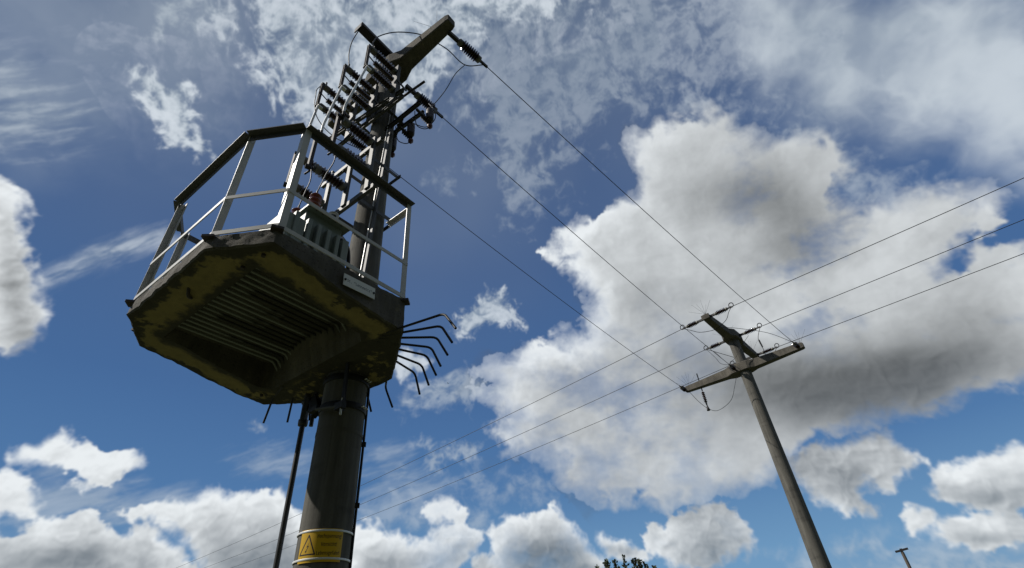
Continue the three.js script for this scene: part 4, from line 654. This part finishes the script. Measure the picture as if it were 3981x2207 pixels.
lead([e1L, P2(0.48, -1.6, 5.85), P2(0.25, -1.46, 5.5), P2(0.02, -1.32, 5.29), P2(-0.15, -1.12, 5.24), P2(-0.42, -0.78, 5.5), P2(-0.6, -0.58, 5.95), P2(-1.0, -0.4, 6.6), P2(-1.5, -0.3, 6.82)], 0.0065, 'tap wire hanging in a wide loop through the hanging insulator', G2, MAT.wire);
const fan = [[-0.30, 0.30, 0.06], [-0.16, 0.40, 0], [-0.02, 0.42, 0.05], [0.12, 0.40, -0.04], [0.22, 0.34, 0.1], [-0.36, 0.18, -0.1]];
for (const [p, l] of [[P2(1.7, 0, 7.2), 'thin wire bird spikes on the near upper arm tip of the second pole'], [P2(0, -0.12, 7.2), 'thin wire bird spikes over the trunk of the second pole'], [P2(-1.66, 0, 7.2), 'thin wire bird spikes on the far upper arm tip of the second pole'], [P2(0, 1.6, 6.16), 'thin wire bird spikes on the bare lower arm tip of the second pole'], [P2(0, -1.7, 6.16), 'thin wire bird spikes on the lower arm tip by the hanging insulator']]) spikes(l, p, fan.map(([x, y, z]) => [x * (0.8 + 0.4 * rnd()), y * (0.8 + 0.4 * rnd()), z]), 0.0032);

// ------------------------------------------------------------------ lamp post, tree, bird
{
  const D = 40, az = 32.3 * RAD, b = V(D * Math.sin(az), 0, -D * Math.cos(az)), o = thing('lamp_post', 'distant grey lamp post with a dark T-shaped head', 'lamp post', b), H = 4.78, across = V(Math.cos(az), 0, Math.sin(az));
  const wood = std({ map: repeat(mastMap, 2, 0.6), color: lin(0.95, 0.8, 0.75), roughness: 0.9 });
  part('post', rod(b, V(b.x, H, b.z), 0.105, 18, 0.085), wood, o); part('head_block', bar(V(b.x, H - 0.05, b.z), V(b.x, H + 0.19, b.z), 0.14, 0.14, across), MAT.dark, o);
  const c = V(b.x, H + 0.09, b.z); part('lamp_head', bar(c.clone().addScaledVector(across, -0.33).add(V(0, -0.02, 0)), c.clone().addScaledVector(across, -0.02), 0.16, 0.1), MAT.dark, o); part('lamp_head', bar(c.clone().addScaledVector(across, 0.02).add(V(0, 0.02, 0)), c.clone().addScaledVector(across, 0.36).add(V(0, 0.06, 0)), 0.16, 0.1), MAT.dark, o);
}
{
  const D = 21, az = 8.4 * RAD, b = V(D * Math.sin(az), 0, -D * Math.cos(az)), o = thing('leafy_tree', 'leafy tree top poking up behind, between the mast and the pole', 'tree', b);
  const limbs = [], tips = []; limbs.push(rod(b, V(b.x + 0.1, 1.5, b.z), 0.11, 12, 0.08));
  for (let k = 0; k < 30; k++) { const a = k * 2.4, r = 0.2 + 1.1 * Math.sqrt(rnd()), y0 = 1.1 + 0.5 * rnd(), p = V(b.x + 0.07, y0, b.z), top = 4.22 - 0.5 * r * r / 1.4 + 0.16 * (rnd() - 0.5), q = V(b.x + r * Math.cos(a), top, b.z + r * Math.sin(a)), m = lerp(p, q, 0.5).add(V(Math.cos(a) * 0.25 * r, -0.15, Math.sin(a) * 0.25 * r)); limbs.push(tube([p, m, q], 0.014, 14, 5)); tips.push([p, m, q]); }
  part('trunk', limbs, std({ color: lin(0.07, 0.055, 0.04), roughness: 0.9 }), o);
  const leaf = []; const shape = (s) => { const g = new THREE.BufferGeometry(); g.setAttribute('position', new THREE.Float32BufferAttribute([0, 0, 0, s * 0.36, s * 0.45, s * 0.06, 0, s, 0, -s * 0.36, s * 0.45, s * 0.06], 3)); g.setAttribute('uv', new THREE.Float32BufferAttribute([0, 0, 1, 0.5, 0, 1, 0, 0.5], 2)); g.setIndex([0, 1, 2, 0, 2, 3]); g.computeVertexNormals(); return g.toNonIndexed(); };
  const base = [0.07, 0.09, 0.115].map(shape), e = new THREE.Euler();
  for (const [p, m, q] of tips) { const c = new THREE.CatmullRomCurve3([p, m, q]); for (let i = 0; i < 130; i++) { const t = 0.25 + 0.77 * Math.sqrt(rnd()), v = t > 1 ? q : c.getPoint(t), sp = t > 0.9 ? 0.07 : 0.2; e.set((rnd() - 0.5) * 2.4, rnd() * 6.28, (rnd() - 0.5) * 2.4); leaf.push(base[i % 3].clone().applyMatrix4(new THREE.Matrix4().makeRotationFromEuler(e).setPosition(v.x + (rnd() - 0.5) * sp, v.y + (rnd() - 0.5) * sp, v.z + (rnd() - 0.5) * sp))); } }
  const cr = part('crown', leaf, std({ color: lin(0.04, 0.052, 0.022), roughness: 0.7, side: THREE.DoubleSide }), o); cr.userData.kind = 'stuff';
}
{
  const az = -9.14 * RAD, el = 25.85 * RAD, D = 75, c = V(D * Math.sin(az) * Math.cos(el), EYE + D * Math.sin(el), -D * Math.cos(az) * Math.cos(el)), o = thing('bird', 'tiny dark bird in flight far off beside the bent rods', 'bird', c), ink = std({ color: lin(0.02, 0.02, 0.022), roughness: 0.8 });
  part('body', turned(V(c.x - 0.09, c.y + 0.03, c.z), V(c.x + 0.1, c.y - 0.02, c.z), [[0, 0], [0.02, 0.02], [0.035, 0.07], [0.03, 0.13], [0.015, 0.17], [0, 0.2]], 10), ink, o);
  for (const s of [-1, 1]) { const g = new THREE.BufferGeometry(), w = []; for (const [x, y, z] of [[-0.03, 0.01, 0.02], [0.04, 0.0, 0.02], [0.02, 0.07, 0.12], [-0.07, 0.08, 0.22]]) w.push(c.x + x, c.y + y, c.z + s * z, c.x + x, c.y + y - 0.008, c.z + s * z); g.setAttribute('position', new THREE.Float32BufferAttribute(w, 3)); g.setAttribute('uv', new THREE.Float32BufferAttribute(new Array(16).fill(0), 2)); g.setIndex([0, 2, 4, 0, 4, 6, 1, 5, 3, 1, 7, 5, 0, 1, 3, 0, 3, 2, 2, 3, 5, 2, 5, 4, 4, 5, 7, 4, 7, 6, 6, 7, 1, 6, 1, 0]); g.computeVertexNormals(); part('wing', g, ink, o); }
}


// ------------------------------------------------------------------ unseen tree belt added at the viewer's back, which keeps that half of the sky off the mast
{
  const leafGeo = new THREE.BufferGeometry(); leafGeo.setAttribute('position', new THREE.Float32BufferAttribute([-0.5, 0, 0.05, 0, -0.35, 0, 0.55, 0.02, 0.06, 0.05, 0.4, -0.04], 3)); leafGeo.setAttribute('uv', new THREE.Float32BufferAttribute([0, 0.5, 0.5, 0, 1, 0.5, 0.5, 1], 2)); leafGeo.setIndex([0, 1, 2, 0, 2, 3]); leafGeo.computeVertexNormals();
  const count = 15000, belt = new THREE.InstancedMesh(leafGeo, std({ color: lin(0.045, 0.065, 0.024), roughness: 0.8, side: THREE.DoubleSide }), count), m4 = new THREE.Matrix4(), q4 = new THREE.Quaternion(), e4 = new THREE.Euler();
  for (let k = 0; k < count; k++) {
    const az = (72 + 158 * rnd()) * RAD, bump = 0.5 + 0.5 * Math.sin(az * 9.3) * Math.cos(az * 4.1 + 1), r = 9 + 3.5 * rnd() + 1.2 * bump, top = 11.5 + 3 * bump, y = 0.2 + top * Math.pow(rnd(), 0.85);
    e4.set(rnd() * 6.28, rnd() * 6.28, rnd() * 6.28); q4.setFromEuler(e4); const s = 0.55 + 0.5 * rnd(); belt.setMatrixAt(k, m4.compose(V(r * Math.sin(az), y, -r * Math.cos(az)), q4, V(s, s, s)));
  }
  belt.name = 'added_tree_belt'; belt.castShadow = belt.receiveShadow = true; belt.userData = { kind: 'stuff', label: 'unseen belt of tall leafy trees added behind the viewer to block sky light', category: 'trees' }; scene.add(belt);
}

renderer.render(scene, camera);
